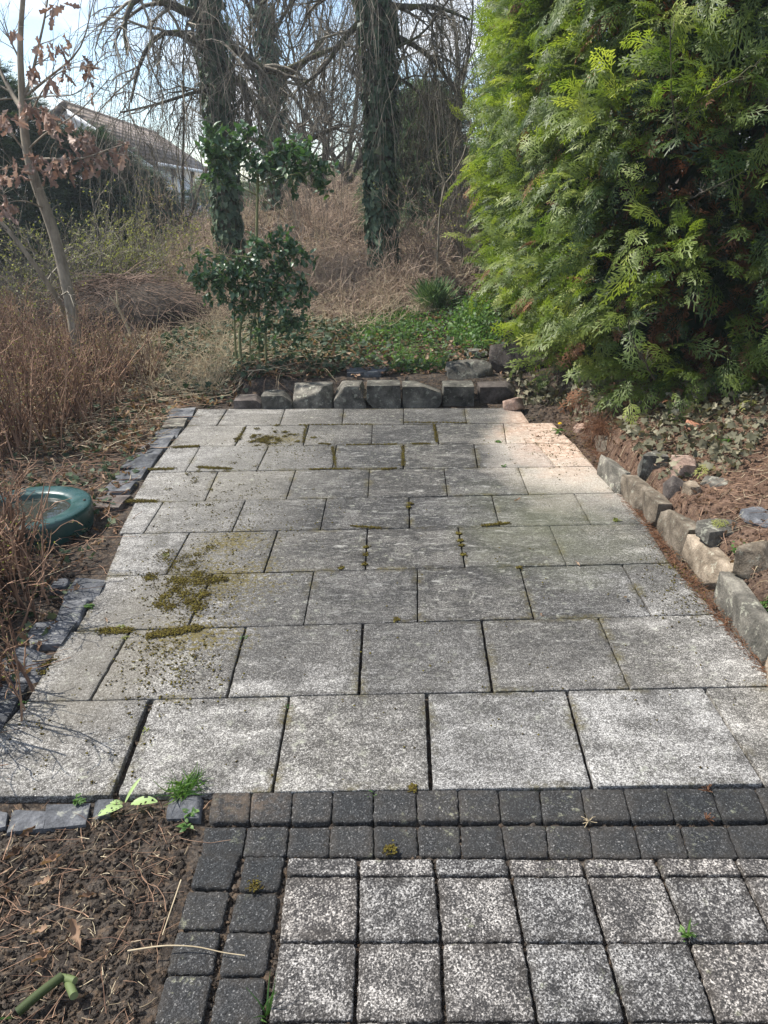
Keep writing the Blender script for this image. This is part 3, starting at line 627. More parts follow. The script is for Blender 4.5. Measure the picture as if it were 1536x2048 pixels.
def in_poly(p, q):
    c = np.zeros(len(p), bool)
    for i in range(len(q)):
        a, b = q[i-1], q[i]
        t = ((b[1] > p[:, 1]) != (a[1] > p[:, 1])) & (p[:, 0] < (a[0]-b[0])*(p[:, 1]-b[1])/(a[1]-b[1]+1e-12)+b[0]); c ^= t
    return c
def scatter(poly, n, rng, clump=0., sc=2., seed=0, keep=None):
    q = np.asarray(poly); lo_, hi_ = q.min(0), q.max(0); R_ = []
    tot = 0
    for _ in range(60):
        p = rng.uniform(lo_, hi_, (n, 2)); p = p[in_poly(p, q)]
        if clump: p = p[(wob(np.c_[p, 0*p[:, 0]], sc, seed)*.5+.5+rng.normal(size=len(p))*.15) > clump]
        if keep is not None: p = p[keep(p)]
        R_.append(p); tot += len(p)
        if tot >= n: break
    p = np.concatenate(R_)[:n]; return np.c_[p, terr(p[:, 0], p[:, 1])]
def offpatio(p):
    x, y = p[:, 0], p[:, 1]
    return ~((x > XL(y)-np.where(y > 2.2, .17, .02)) & (x < 1.36) & (y < 4.72) & (y > -.02)) & ~((y <= -.02) & (x > -.715))
UPV = np.array([0, 0, 1.])

# ------------------------------------------------------------ cypress hedge on the right
rg = np.random.default_rng(101)
HC = resample([(2.2, 10.5), (1.6, 9.4), (1.42, 8.2), (1.27, 7.0), (1.22, 5.9), (1.23, 4.9), (1.33, 4.05), (1.5, 3.4), (2.0, 2.98), (2.8, 2.78), (4.2, 2.7), (5.2, 2.7)], 80)
def hedge_surf(n, rg, zlo=.16, zhi=4.6, inward=0.):
    u = rg.uniform(0, 79, n); i = np.minimum(u.astype(int), 78); f = (u-i)[:, None]
    p = HC[i]*(1-f)+HC[i+1]*f; t = nrm(HC[i+1]-HC[i]); nr = np.stack([t[:, 1], -t[:, 0]], -1)
    sgn = np.sign((nr*(np.array([2.8, 6])-p)).sum(-1)); nr = -nr*sgn[:, None]
    z = rg.uniform(zlo, zhi, n)
    z3 = np.c_[p, z]
    off = .10*fbm(z3, 1.3, 1, 3) + .07*wob(z3, 4.2, 2)
    off = off + .16*np.exp(-((z-1.9)/.8)**2) - .34*np.clip(1.0-z, 0, 1) + .05*np.clip(z-2.2, 0, 3)
    off = off - inward
    P = np.c_[p+nr*off[:, None], z]
    return P, np.c_[nr, 0*z], off
Cn, CN, _ = hedge_surf(1500, rg, .05)
cd_ = nrm(CN*rg.uniform(.35, 1.0, (1500, 1)) + rg.normal(size=(1500, 3))*.38 + UPV*rg.uniform(-.75, .65, (1500, 1)))
cpop = rg.normal(size=1500)*.09; chue = rg.normal(size=1500)*.16
ci = rg.integers(0, 1500, 16500); P = Cn[ci] + CN[ci]*cpop[ci][:, None] + rg.normal(size=(16500, 3))*.10; N_ = CN[ci]
g0 = terr(P[:, 0], P[:, 1]); k = P[:, 2] > g0+.02+.08*rg.uniform(size=len(P)); ci = ci[k]; P = P[k]; N_ = N_[k]; k = P[:, 1] > 2.58
# dark openings deep in the front face
hol = [(at(1420, 620, 3.2), .34), (at(1455, 395, 3.2), .26), (at(1250, 560, 3.4), .16), (at(1180, 60, 3.6), .24), (at(1110, 480, 4), .14), (at(1500, 260, 3.1), .16), (at(1330, 700, 3.3), .2)]
for h_, r_ in hol:
    d2 = np.linalg.norm((P-h_)*[1, .45, 1.25], axis=1)/r_; k &= ~((d2 < 1+.3*rg.normal(size=len(P))) & (rg.uniform(size=len(P)) < .93))
P, N_, ci = P[k], N_[k], ci[k]; n = len(P)
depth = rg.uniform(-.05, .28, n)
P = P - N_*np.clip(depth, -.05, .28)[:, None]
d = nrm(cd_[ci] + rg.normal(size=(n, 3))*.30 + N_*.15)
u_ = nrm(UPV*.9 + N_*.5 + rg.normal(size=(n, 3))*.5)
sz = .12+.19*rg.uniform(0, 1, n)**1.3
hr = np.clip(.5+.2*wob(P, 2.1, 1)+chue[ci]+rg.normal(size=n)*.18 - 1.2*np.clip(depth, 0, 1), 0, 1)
lowd = np.clip(1.3-P[:, 2], 0, 1)
deadm = rg.uniform(size=n) < .025+.10*lowd*(P[:, 1] < 4.2)+.10*(depth > .2)
hg = thing('cypress_hedge', onground(2.6, 5.2), 'tall green cypress hedge with flat sprays and brown dead patches on the right bank', 'hedge')
chs = []; dch = []
for q in range(5):
    a = (np.arange(n) % 5 == q)
    m1 = a & ~deadm; m2 = a & deadm
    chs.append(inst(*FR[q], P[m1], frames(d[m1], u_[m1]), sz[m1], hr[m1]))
    dch.append(inst(*FR[q], P[m2], frames(d[m2]-[0, 0, .5], u_[m2]), sz[m2]*.95, rg.uniform(0, 1, m2.sum())))
obj('foliage', chs, MS['hedge'], hg)
# inner layer
P2, N2, _ = hedge_surf(5200, rg, .25, 4.6, .36); k = P2[:, 2] > terr(P2[:, 0], P2[:, 1])+.05; P2, N2 = P2[k], N2[k]
inn = rg.uniform(size=len(P2)) < .55
dd = nrm(N2*.5+rg.normal(size=P2.shape)*.6)
dch.append(inst(*FR[0], P2[inn], frames(dd[inn], None, rg), rg.uniform(.15, .3, inn.sum()), rg.uniform(0, .5, inn.sum())))
obj('dead_fronds', dch, MS['dead'], hg)
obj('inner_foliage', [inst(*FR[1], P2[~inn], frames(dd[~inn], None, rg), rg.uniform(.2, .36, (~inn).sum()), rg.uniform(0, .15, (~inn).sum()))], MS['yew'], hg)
for j in range(9):                         # stems in the middle of the hedge
    x0, y0 = np.interp(j, [0, 3, 8], [4.6, 2.6, 2.4]), np.interp(j, [0, 3, 8], [3.9, 4.2, 9.0])
    pt = grow(onground(x0, y0)[None]-[0, 0, .1], np.array([[rg.normal()*.12, rg.normal()*.12, 1.]]), np.array([4.6]), 12, rg, .06)
    R_ = taper([.06], [.025], 12); st, d_, r_ = kids(pt, R_, 26, rg, .03, .95, 1.25)
    d_ = nrm(d_+np.where((np.array([1.2, 3.0, 0])-np.r_[x0, y0, 0])[None] != 0, 0, 0)); bp = grow(st, d_, rg.uniform(.5, 1.15, 26), 7, rg, .16, (0, 0, .05)); br = taper(r_*.3, r_*.1, 7)
    b2, b2p = limbs_to_twigs(bp, br, rg, [(6, .3, 4, .7, .5, .4, (0, 0, 0))])
    obj('trunk', [tubes(pt, R_, 7), tubes(bp, br, 5)]+b2, MS['ivybark'], hg, smooth=True)
# a back wall of dense dark growth so that no sky shows through the hedge body
pn = np.random.default_rng(7); nb = 5200
PB = np.c_[pn.uniform(1.5, 5.2, nb), pn.uniform(3.6, 10.4, nb), pn.uniform(.3, 4.7, nb)]
k = (PB[:, 0] > np.interp(PB[:, 1], HC[::-1][:, 1][np.argsort(HC[::-1][:, 1])], HC[::-1][:, 0][np.argsort(HC[::-1][:, 1])])+.35)
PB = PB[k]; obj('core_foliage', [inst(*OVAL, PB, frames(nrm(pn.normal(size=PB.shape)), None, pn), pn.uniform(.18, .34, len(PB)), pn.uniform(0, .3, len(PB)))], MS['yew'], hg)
# woody twigs that grow out through the sprays
for j, pp in enumerate([[(1375, 330, 3.3), (1345, 225, 2.75), (1340, 60, 2.6)], [(1330, 250, 3.4), (1410, 190, 2.72), (1460, 170, 2.6), (1500, 130, 2.5)], [(1350, 410, 3.4), (1430, 375, 2.75), (1490, 345, 2.7)], [(1310, 760, 3.2), (1275, 700, 2.8), (1255, 640, 2.7)]]):
    q = resample([at(*t) for t in pp], 12)+rg.normal(size=(12, 3))*.004; rr_ = np.linspace(.007, .0025, 12); c_, _ = limbs_to_twigs(q[None], rr_[None], rg, [(9, .14, 5, .8, .5, .3, (0, 0, .02)), (3, .06, 4, .7, .6, .2, (0, 0, 0))], wander=.25)
    e_ = c_ and kids(q[None], rr_[None], 16, rg, .35, 1., .7); obj('branch', [tubes(q, rr_, 6)]+c_, MS['ivybark'], hg, smooth=True)

# ------------------------------------------------------------ trees
def ivy_on(P, Rr, n, rng, t0=0., t1=1., size=.085, lift=1.25):
    K = P.shape[1]; t = rng.uniform(t0, t1, n)*(K-1); i = np.minimum(t.astype(int), K-2); f = (t-i)[:, None]
    c = P[0, i]*(1-f)+P[0, i+1]*f; td = nrm(P[0, i+1]-P[0, i]); r = (Rr[0, i]*(1-f[:, 0])+Rr[0, i+1]*f[:, 0])
    o = nrm(np.cross(td, rng.normal(size=(n, 3)))); s_ = c+o*(r*rng.uniform(1., lift+.25, n))[:, None]
    hang = nrm(o*.45 + np.array([0, 0, -1.]) + rng.normal(size=(n, 3))*.3)
    return inst(IVY[0], IVY[1], s_, frames(hang, nrm(o+rng.normal(size=(n, 3))*.3)), rng.uniform(.35, 1.25, n)*size, np.clip(rng.normal(.42, .3, n), 0, 1))
TR = thing
# left big ivy tree
rg = np.random.default_rng(202)
def trunkP(pts, K, extra=None):
    q = [at(a, b, Y) for a, b, Y in pts]
    if extra is not None: q += [q[-1]+np.array(e) for e in extra]
    return resample(q, K)[None]
b0 = at(462, 500, 11.); b0[2] = float(terr(b0[0], b0[1]))
t1 = TR('ivy_clad_tree', b0, 'left of the two thick ivy wrapped trunks, hung with long drooping bare twigs', 'tree', 'ivy clad trees behind the patio')
P = trunkP([(462, 540, 11.), (456, 480, 11.), (448, 330, 11.), (436, 200, 11.), (420, 60, 11.), (412, 0, 11.)], 16, [(-.1, 0, 1.), (-.35, 0, 2.2)])
R_ = taper([.13], [.17], 16); obj('trunk', [tubes(P, R_, 12)], MS['ivybark'], t1, smooth=True)
obj('ivy', [ivy_on(P, R_, 2600, rg, .0, .8, .10, 1.5)], MS['ivy'], t1)
def limb(parent, pts, r0, r1, levels, mat='ivybark', seed=0, ivyn=0, K=10, wander=.22, sides=7):
    rl = np.random.default_rng(seed+900); Pl = resample([at(*t) for t in pts], K)[None]; Rl = taper([r0], [r1], K)
    c_, ap = limbs_to_twigs(Pl, Rl, rl, levels, 0, wander=wander)
    obj('limb', [tubes(Pl, Rl, sides)], MS[mat], parent, smooth=True)
    if ivyn: obj('ivy', [ivy_on(Pl, Rl, ivyn, rl, 0, 1, .08, 1.6)], MS['ivy'], parent)
    return c_, ap
def droop(src, n, ln, rng, rad=.006, K=9, out=.5, g=-.34):
    "long hanging twigs from points"
    st, d_, r_ = src; k_ = rng.choice(len(st), n); s_ = st[k_]
    dd = nrm(d_[k_]*out + rng.normal(size=(n, 3))*.35 + np.array([0, 0, .1]))
    P_ = grow(s_, dd, ln*rng.uniform(.4, 1.2, n), K, rng, .16, (0, 0, g)); r = rad*rng.uniform(.5, 1.1, n)
    return P_, taper(r, r*.4, K)
DR = (0, 0, -.18)
tw = []; srcs = []
LV2 = [(5, 1.0, 7, .8, .55, .15, DR), (3, .5, 5, .7, .6, .2, (0, 0, -.12))]
LV = [(9, 1.0, 7, .8, .55, .15, DR), (5, .55, 5, .7, .6, .2, (0, 0, -.12)), (3, .3, 4, .7, .7, .2, (0, 0, -.1))]
for j, (pts, r0, r1) in enumerate([
    ([(425, 40, 11.), (350, 20, 10.6), (290, -30, 10.2), (240, 30, 9.9), (255, 110, 9.8)], .075, .02),
    ([(430, 120, 11.), (370, 60, 10.7), (310, 60, 10.3), (275, 130, 10.1), (262, 205, 10.)], .06, .014),
    ([(440, 180, 11.), (395, 180, 10.6), (345, 200, 10.4), (290, 215, 10.2), (240, 225, 10.)], .03, .012),
    ([(415, 0, 11.), (340, -120, 11.), (270, -140, 11.), (210, -100, 11.)], .09, .03),
    ([(415, 0, 11.), (480, -110, 11.4), (560, -160, 11.6), (650, -120, 11.5)], .09, .03),
    ([(415, 0, 11.), (400, -160, 10.), (360, -260, 9.2), (300, -260, 8.6)], .09, .03),
    ([(425, 60, 11.), (480, 100, 11.2), (515, 140, 11.4), (560, 158, 11.6), (620, 110, 11.6), (690, 90, 11.6)], .07, .03),
    ([(445, 170, 11.), (480, 150, 11.2), (500, 190, 11.2), (530, 235, 11.4)], .06, .03)]):
    c_, ap = limb(t1, pts, r0, r1, LV if pts[-1][1] > -60 else LV2, seed=j); tw += c_
    for Pq, Rq in ap[:2]: s_ = kids(Pq, Rq, 14 if len(Pq) == 1 else 4, rg, .1, 1, 1.1); srcs.append(s_)
s_ = tuple(np.concatenate([q[i] for q in srcs]) for i in range(3))
Pd, Rd = droop(s_, 260, 2.4, rg, .007, 12); tw.append(tubes(Pd, Rd, 3, rg.uniform(0, 1, len(Pd))))
st, d_, r_ = kids(Pd, Rd, 7, rg, .1, 1, .7); P3 = grow(st, d_, rg.uniform(.08, .4, len(st)), 4, rg, .2, (0, 0, -.2)); tw.append(tubes(P3, taper(0*r_+.0028, 0*r_+.0016, 4), 3, rg.uniform(0, 1, len(P3))))
# twigs that hang close against the trunk
s2 = kids(P, R_, 260, rg, .45, .95, 1.4); P4 = grow(s2[0], nrm(s2[1]+[0, 0, -.3]), rg.uniform(.5, 1.7, 260), 9, rg, .14, (0, 0, -.35)); tw.append(tubes(P4, taper(np.full(260, .006), np.full(260, .003), 9), 3, rg.uniform(0, 1, 260)))
obj('twigs', tw, MS['twig'], t1)
# right big ivy tree
b0 = at(764, 505, 10.); b0[2] = float(terr(b0[0], b0[1]))
t2 = TR('ivy_clad_tree', b0, 'right of the two thick ivy wrapped trunks, standing in the brown brambles', 'tree', 'ivy clad trees behind the patio')
P = trunkP([(770, 545, 10.), (764, 490, 10.), (760, 380, 10.), (764, 250, 10.), (762, 120, 10.), (748, 0, 10.)], 16, [(-.1, 0, 1.), (-.2, 0, 2.2)])
R_ = taper([.125], [.18], 16); obj('trunk', [tubes(P, R_, 12)], MS['ivybark'], t2, smooth=True)
obj('ivy', [ivy_on(P, R_, 2900, rg, .02, .74, .105, 1.45)], MS['ivy'], t2)
tw = []; srcs = []
for j, (pts, r0, r1) in enumerate([
    ([(750, 20, 10.), (690, 70, 9.9), (640, 150, 9.9), (600, 170, 9.9)], .05, .015),
    ([(752, 0, 10.), (680, -60, 9.8), (600, -60, 9.8), (520, 10, 9.8)], .09, .02),
    ([(765, 60, 10.), (830, 90, 10.), (870, 120, 10.), (915, 190, 10.1)], .04, .02),
    ([(770, 150, 10.), (810, 160, 10.), (850, 195, 10.2), (870, 260, 10.4)], .025, .012),
    ([(760, 10, 10.), (820, 15, 9.9), (870, 10, 9.8), (940, 40, 9.6)], .045, .015),
    ([(752, -20, 10.), (830, -120, 10.), (900, -140, 10.), (980, -90, 10.)], .08, .02),
    ([(750, -20, 10.), (740, -150, 9.4), (700, -260, 8.8), (640, -280, 8.4)], .08, .02),
    ([(760, 110, 10.), (850, 70, 9.6), (880, 20, 9.5), (920, -30, 9.3)], .02, .01)]):
    c_, ap = limb(t2, pts, r0, r1, LV if pts[-1][1] > -60 else LV2, seed=j+30); tw += c_
    for Pq, Rq in ap[:2]: srcs.append(kids(Pq, Rq, 14 if len(Pq) == 1 else 4, rg, .1, 1, 1.1))
s_ = tuple(np.concatenate([q[i] for q in srcs]) for i in range(3))
Pd, Rd = droop(s_, 280, 1.9, rg, .006, 12); tw.append(tubes(Pd, Rd, 3, rg.uniform(0, 1, len(Pd))))
st, d_, r_ = kids(Pd, Rd, 7, rg, .1, 1, .7); P3 = grow(st, d_, rg.uniform(.08, .4, len(st)), 4, rg, .2, (0, 0, -.2)); tw.append(tubes(P3, taper(0*r_+.0026, 0*r_+.0015, 4), 3, rg.uniform(0, 1, len(P3))))
s2 = kids(P, R_, 300, rg, .4, .95, 1.4); P4 = grow(s2[0], nrm(s2[1]+[0, 0, -.3]), rg.uniform(.5, 1.6, 300), 9, rg, .14, (0, 0, -.35)); tw.append(tubes(P4, taper(np.full(300, .0055), np.full(300, .0028), 9), 3, rg.uniform(0, 1, 300)))
obj('twigs', tw, MS['twig'], t2)
# slim ivy tree between them
b0 = at(548, 400, 15.); b0[2] = float(terr(b0[0], b0[1]))
t3 = TR('slim_tree', b0, 'slimmer forked tree with ivy on its stem, standing between the two thick ivy trunks', 'tree')
P = trunkP([(552, 420, 15.), (548, 300, 15.), (546, 200, 15.), (540, 120, 15.), (528, 40, 15.)], 14, [(-.2, 0, 1.4), (-.2, .2, 2.4)])
R_ = taper([.17], [.09], 14); obj('trunk', [tubes(P, R_, 9)], MS['ivybark'], t3, smooth=True)
obj('ivy', [ivy_on(P, R_, 1500, rg, .0, .62, .10, 1.8)], MS['ivy'], t3)
tw = []
UP_ = (0, 0, .03)
for j, (pts, r0, r1) in enumerate([([(548, 180, 15.), (570, 150, 15.), (600, 140, 15.), (660, 60, 15.)], .07, .02), ([(545, 160, 15.), (520, 150, 15.), (480, 110, 15.), (450, 60, 15.)], .07, .02),
    ([(550, 260, 15.), (520, 190, 15.), (500, 140, 15.), (500, 40, 15.)], .05, .015), ([(535, 90, 15.), (560, 40, 15.), (600, -20, 15.), (620, -90, 15.)], .05, .015), ([(530, 60, 15.), (500, 20, 15.), (470, -40, 15.)], .05, .015),
    ([(556, 300, 15.), (600, 290, 14.8), (640, 268, 14.6), (682, 250, 14.4)], .07, .04)]):
    c_, ap = limb(t3, pts, r0, r1, [(9, 1.2, 7, .7, .5, .15, UP_), (6, .6, 5, .7, .6, .2, UP_), (4, .35, 4, .7, .7, .2, UP_)], seed=j+60); tw += c_
obj('twigs', tw, MS['twig'], t3)

def bare_tree(px, py, Y, topz, seed, label, spread=.5, n1=16, mat='twig', r0=.09, name='bare_tree', group=None, lean=0, dens=1., stems=1):
    rl = np.random.default_rng(seed); b = at(px, py, Y); b[2] = float(terr(b[0], b[1]))-.1
    t = TR(name, b, label, 'tree', group); H = topz-b[2]; tw = []
    st = np.repeat(b[None], stems, 0)+rl.normal(size=(stems, 3))*[.15, .15, 0]
    d = np.c_[rl.normal(lean, .12+.2*(stems > 1), stems), rl.normal(0, .1+.15*(stems > 1), stems), np.ones(stems)]
    P = grow(st, d, np.full(stems, H), 12, rl, .05); R_ = taper(np.full(stems, r0), np.full(stems, r0*.2), 12)
    obj('trunk', [tubes(P, R_, 7)], MS['ivybark'], t, smooth=True)
    c_, ap = limbs_to_twigs(P, R_, rl, [(int(n1*.62), H*spread, 8, .75, .5, .12, (0, 0, .05)), (6, H*spread*.42, 6, .7, .5, .2, (0, 0, .03)), (5, H*spread*.22, 4, .7, .55, .2, (0, 0, .0)), (3, H*spread*.1, 3, .7, .7, .2, (0, 0, 0))], wander=.16)
    obj('twigs', c_, MS[mat], t); return t, ap
bare_tree(640, 350, 17., 5.6, 301, 'bushy bare tree fanning out between the slim forked tree and the right ivy trunk', .42, 20, stems=4, r0=.06)
bare_tree(690, 330, 19., 6.2, 302, 'dense twiggy bare tree just left of the right ivy trunk', .42, 22, stems=3, r0=.08)
bare_tree(600, 330, 26., 7.2, 303, 'distant bare tree whose twigs show above the fork of the slim tree', .4, 16, r0=.12)
bare_tree(870, 330, 15., 5.6, 304, 'twiggy bare tree right of the right ivy trunk, behind the grey green spruce', .42, 12, stems=3, r0=.05)
if 0: bare_tree(950, 360, 12., 5.0, 305, 'bare tree with upright grey twigs against the left edge of the hedge', .30, 14, stems=3, r0=.045)
bare_tree(500, 340, 20., 6.2, 306, 'bare tree behind the left ivy trunk and the slim forked tree', .4, 16, r0=.09)
bare_tree(350, 360, 17., 5.4, 307, 'bare tree with thin twigs crossing the house roof and the sky', .4, 14, stems=2, r0=.045)
bare_tree(900, 330, 22., 6.8, 308, 'far bare tree high up between the right ivy trunk and the hedge', .42, 20, r0=.12)
bare_tree(770, 330, 24., 7., 309, 'far bare tree directly behind the right ivy trunk', .42, 18, r0=.12)
bare_tree(740, 345, 15., 4.2, 314, 'low thorny bare bush just behind the left edge of the right ivy trunk', .5, 16, stems=4, r0=.03)

# spruce behind
def needle_tree(name, x, y, z0, H, R0, mat, label, seed, n=3000, sz=.32, cat='tree', group=None, droopy=-.25, taperp=1.):
    rl = np.random.default_rng(seed); b = np.array([x, y, z0]); t = TR(name, b, label, cat, group)
    P = np.stack([b, b+[0, 0, H*.5], b+[.05, 0, H]]); obj('trunk', [tubes(resample(P, 8), np.linspace(.09, .02, 8)[None], 7)], MS['ivybark'], t)
    u = rl.uniform(.02, 1, n); a = rl.uniform(0, 6.283, n); rad = R0*(1-u)**taperp*(1+.18*np.sin(a*3+u*9)+.1*rl.normal(size=n))*rl.uniform(.35, 1, n)**.5
    p = b+np.c_[np.cos(a)*rad, np.sin(a)*rad, u*H]; d = nrm(np.c_[np.cos(a), np.sin(a), np.full(n, droopy)]+rl.normal(size=(n, 3))*.3)
    pv, pf = BUSHY; chs = [inst(pv, pf, p, frames(d, nrm(UPV+rl.normal(size=(n, 3))*.25)), rl.uniform(.6, 1.2, n)*sz, np.clip(rl.normal(.5, .3, n), 0, 1))]
    obj('crown', chs, MS[mat], t); return t
def bushy():
    rg_ = np.random.default_rng(3); V = []
    for i in range(34):
        t = rg_.uniform(0, .9); a = rg_.uniform(-1.0, 1.0); e = rg_.normal()*.35
        d = nrm(np.array([math.cos(a), math.sin(a), e])); V.append(kite(np.array([t, 0, -.2*t*t]), d, rg_.uniform(.14, .34), .022, nrm(np.array([rg_.normal()*.3, rg_.normal()*.3, 1.]))))
    return np.concatenate(V), np.arange(34*4).reshape(-1, 4)
BUSHY = bushy()
g = at(852, 360, 13.5); needle_tree('spruce', g[0], g[1], .9, 2.6, 1.15, 'blue', 'grey green spruce in the gap right of the right ivy trunk', 401, 2600, .5)
# dark evergreens on the left
for j, (px, Y, ztop, R0, lb) in enumerate([(-60, 12.5, 4.2, 2.0, 'dark evergreen at the left edge of the photo behind the oak sapling'), (40, 14., 3.7, 1.5, 'dark evergreen directly behind the stem of the oak sapling'), (190, 15., 2.95, 1.4, 'dark evergreen left of the white house, behind the brush pile'), (-170, 11., 4.4, 1.8, 'dark evergreen mostly cut by the left edge of the photo'), (262, 16.5, 2.35, 1.2, 'low dark evergreen in front of the left end of the house')]):
    g = at(px, 450, Y); z0 = float(terr(g[0], g[1]))-.2; needle_tree('dark_evergreen', g[0], g[1], z0, ztop-z0, R0, 'evergreen', lb, 410+j, 5200, .34, group='dark evergreens on the left', droopy=.1, taperp=.45)
for j, (px, Y, ztop, R0, lb) in enumerate([(655, 30, 2.6, 2.6, 'low rounded green bush on the crest left of the right ivy trunk'), (560, 34, 2.2, 3., 'low rounded green bush on the crest behind the slim forked tree'), (450, 27, 2.2, 2.2, 'green bush on the crest behind the left ivy trunk'), (930, 19, 2.7, 1.3, 'dull green bush at the left edge of the hedge beyond the thicket'), (790, 26, 3.2, 2.2, 'green bush on the crest behind the right ivy trunk')]):
    g = at(px, 400, Y); z0 = float(terr(g[0], g[1]))-.2; needle_tree('green_bush', g[0], g[1], z0, ztop-z0, R0, 'blue', lb, 440+j, 2200, .4, 'bush', 'bushes along the crest', .1, .4)

# ------------------------------------------------------------ house
E0, E1, R0 = at(290, 310, 24.), at(415, 331, 36.), at(165, 218, 25.2)
ez = float(E0[2]); hd = nrm((E1-E0)*[1, 1, 0]); Ln = float(np.linalg.norm((E1-E0)[:2]))
hn = (R0-E0)*[1, 1, 0]; hn = nrm(hn-hd*(hn@hd)); HW = float((R0-E0)@hn); rz = float(R0[2]); D_ = 2*HW
A = np.array([E0[0], E0[1], -1.])
house = thing('house', A, 'white house with a brown tiled roof seen behind bare twigs on the left', 'house')
def boxp(a, d, n, L_, Wd, z0, z1):
    c = [a, a+d*L_, a+d*L_+n*Wd, a+n*Wd]; v = np.array([np.r_[p[:2], z] for z in (z0, z1) for p in c])
    return v, np.array([[0, 1, 5, 4], [1, 2, 6, 5], [2, 3, 7, 6], [3, 0, 4, 7], [4, 5, 6, 7], [3, 2, 1, 0]])
x = M('white_render', .9, .2); x.col(x.ramp(x.noise(2, 5, .6), (.3, (.66, .68, .70)), (.7, (.80, .81, .82)))); wh = x.m
x = M('roof_tiles', .8, .3); wv = x.n('ShaderNodeTexWave'); wv.wave_type = 'BANDS'; wv.bands_direction = 'Z'; x.put(wv.inputs['Vector'], x.pos); wv.inputs['Scale'].default_value = 1.9; wv.inputs['Distortion'].default_value = .6
x.col(x.mix(x.ramp(wv.outputs['Fac'], (.1, .75), (.5, 0.)), x.ramp(x.noise(3, 6, .65), (.35, (.11, .085, .07)), (.65, (.24, .19, .155))), (.05, .04, .035))); x.bump(wv.outputs['Fac'], .6, .05); tile = x.m
x = M('window_glass', .08, .6); x.col((.05, .06, .08)); glass = x.m
x = M('frame_brown', .6); x.col((.10, .07, .05)); fr_ = x.m
ze = ez-.02
v, f_ = boxp(A, hd, hn, Ln, D_, -1.5, ze); gab = []
for e_ in (A, A+hd*Ln):
    gab.append((np.array([np.r_[e_[:2], ze], np.r_[(e_+hn*D_)[:2], ze], np.r_[(e_+hn*HW)[:2], rz-.1]]), np.array([[0, 1, 2]])))
obj('wall', [(v, f_)]+gab, wh, house)
def slab3(a, b, c, d, t=.12):
    n_ = nrm(np.cross(b-a, d-a)); q = np.array([a, b, c, d]); v = np.concatenate([q, q-n_*t]); return v, np.array([[0, 1, 2, 3], [7, 6, 5, 4], [0, 4, 5, 1], [1, 5, 6, 2], [2, 6, 7, 3], [3, 7, 4, 0]])
r0 = A-hd*.25-hn*.3; r1 = A+hd*(Ln+.3)-hn*.3; zl = ez-.3*(rz-ez)/HW
rf = obj('roof', [slab3(np.r_[r0[:2], zl], np.r_[r1[:2], zl], np.r_[(r1+hn*(HW+.3))[:2], rz], np.r_[(r0+hn*(HW+.3))[:2], rz]),
  slab3(np.r_[(r0+hn*(D_+.6))[:2], zl], np.r_[(r1+hn*(D_+.6))[:2], zl], np.r_[(r1+hn*(HW+.3))[:2], rz], np.r_[(r0+hn*(HW+.3))[:2], rz])], tile, house)
obj('gutter', [tubes(np.array([np.r_[r0[:2], zl-.06], np.r_[((r0+r1)/2)[:2], zl-.06], np.r_[r1[:2], zl-.06]])-hn*.06, np.full((1, 3), .06), 8)], wh, rf)
obj('bargeboard', [slab3(np.r_[(r0-hd*.03)[:2], zl-.14], np.r_[(r0-hd*.03)[:2], zl-.30], np.r_[(r0-hd*.03+hn*(HW+.3))[:2], rz-.30], np.r_[(r0-hd*.03+hn*(HW+.3))[:2], rz-.14], .04)], wh, rf)
for s_ in (.30, .62, .86):
    a = A+hd*Ln*s_-hn*.03; w_ = obj('window', [(boxp(a, hd, hn, .8, .08, ze-1.35, ze-.25))], fr_, house)
    for q in (0, 1): obj('pane', [boxp(a+hd*(.06+.36*q)-hn*.012, hd, hn, .32, .03, ze-1.28, ze-.32)], glass, w_)

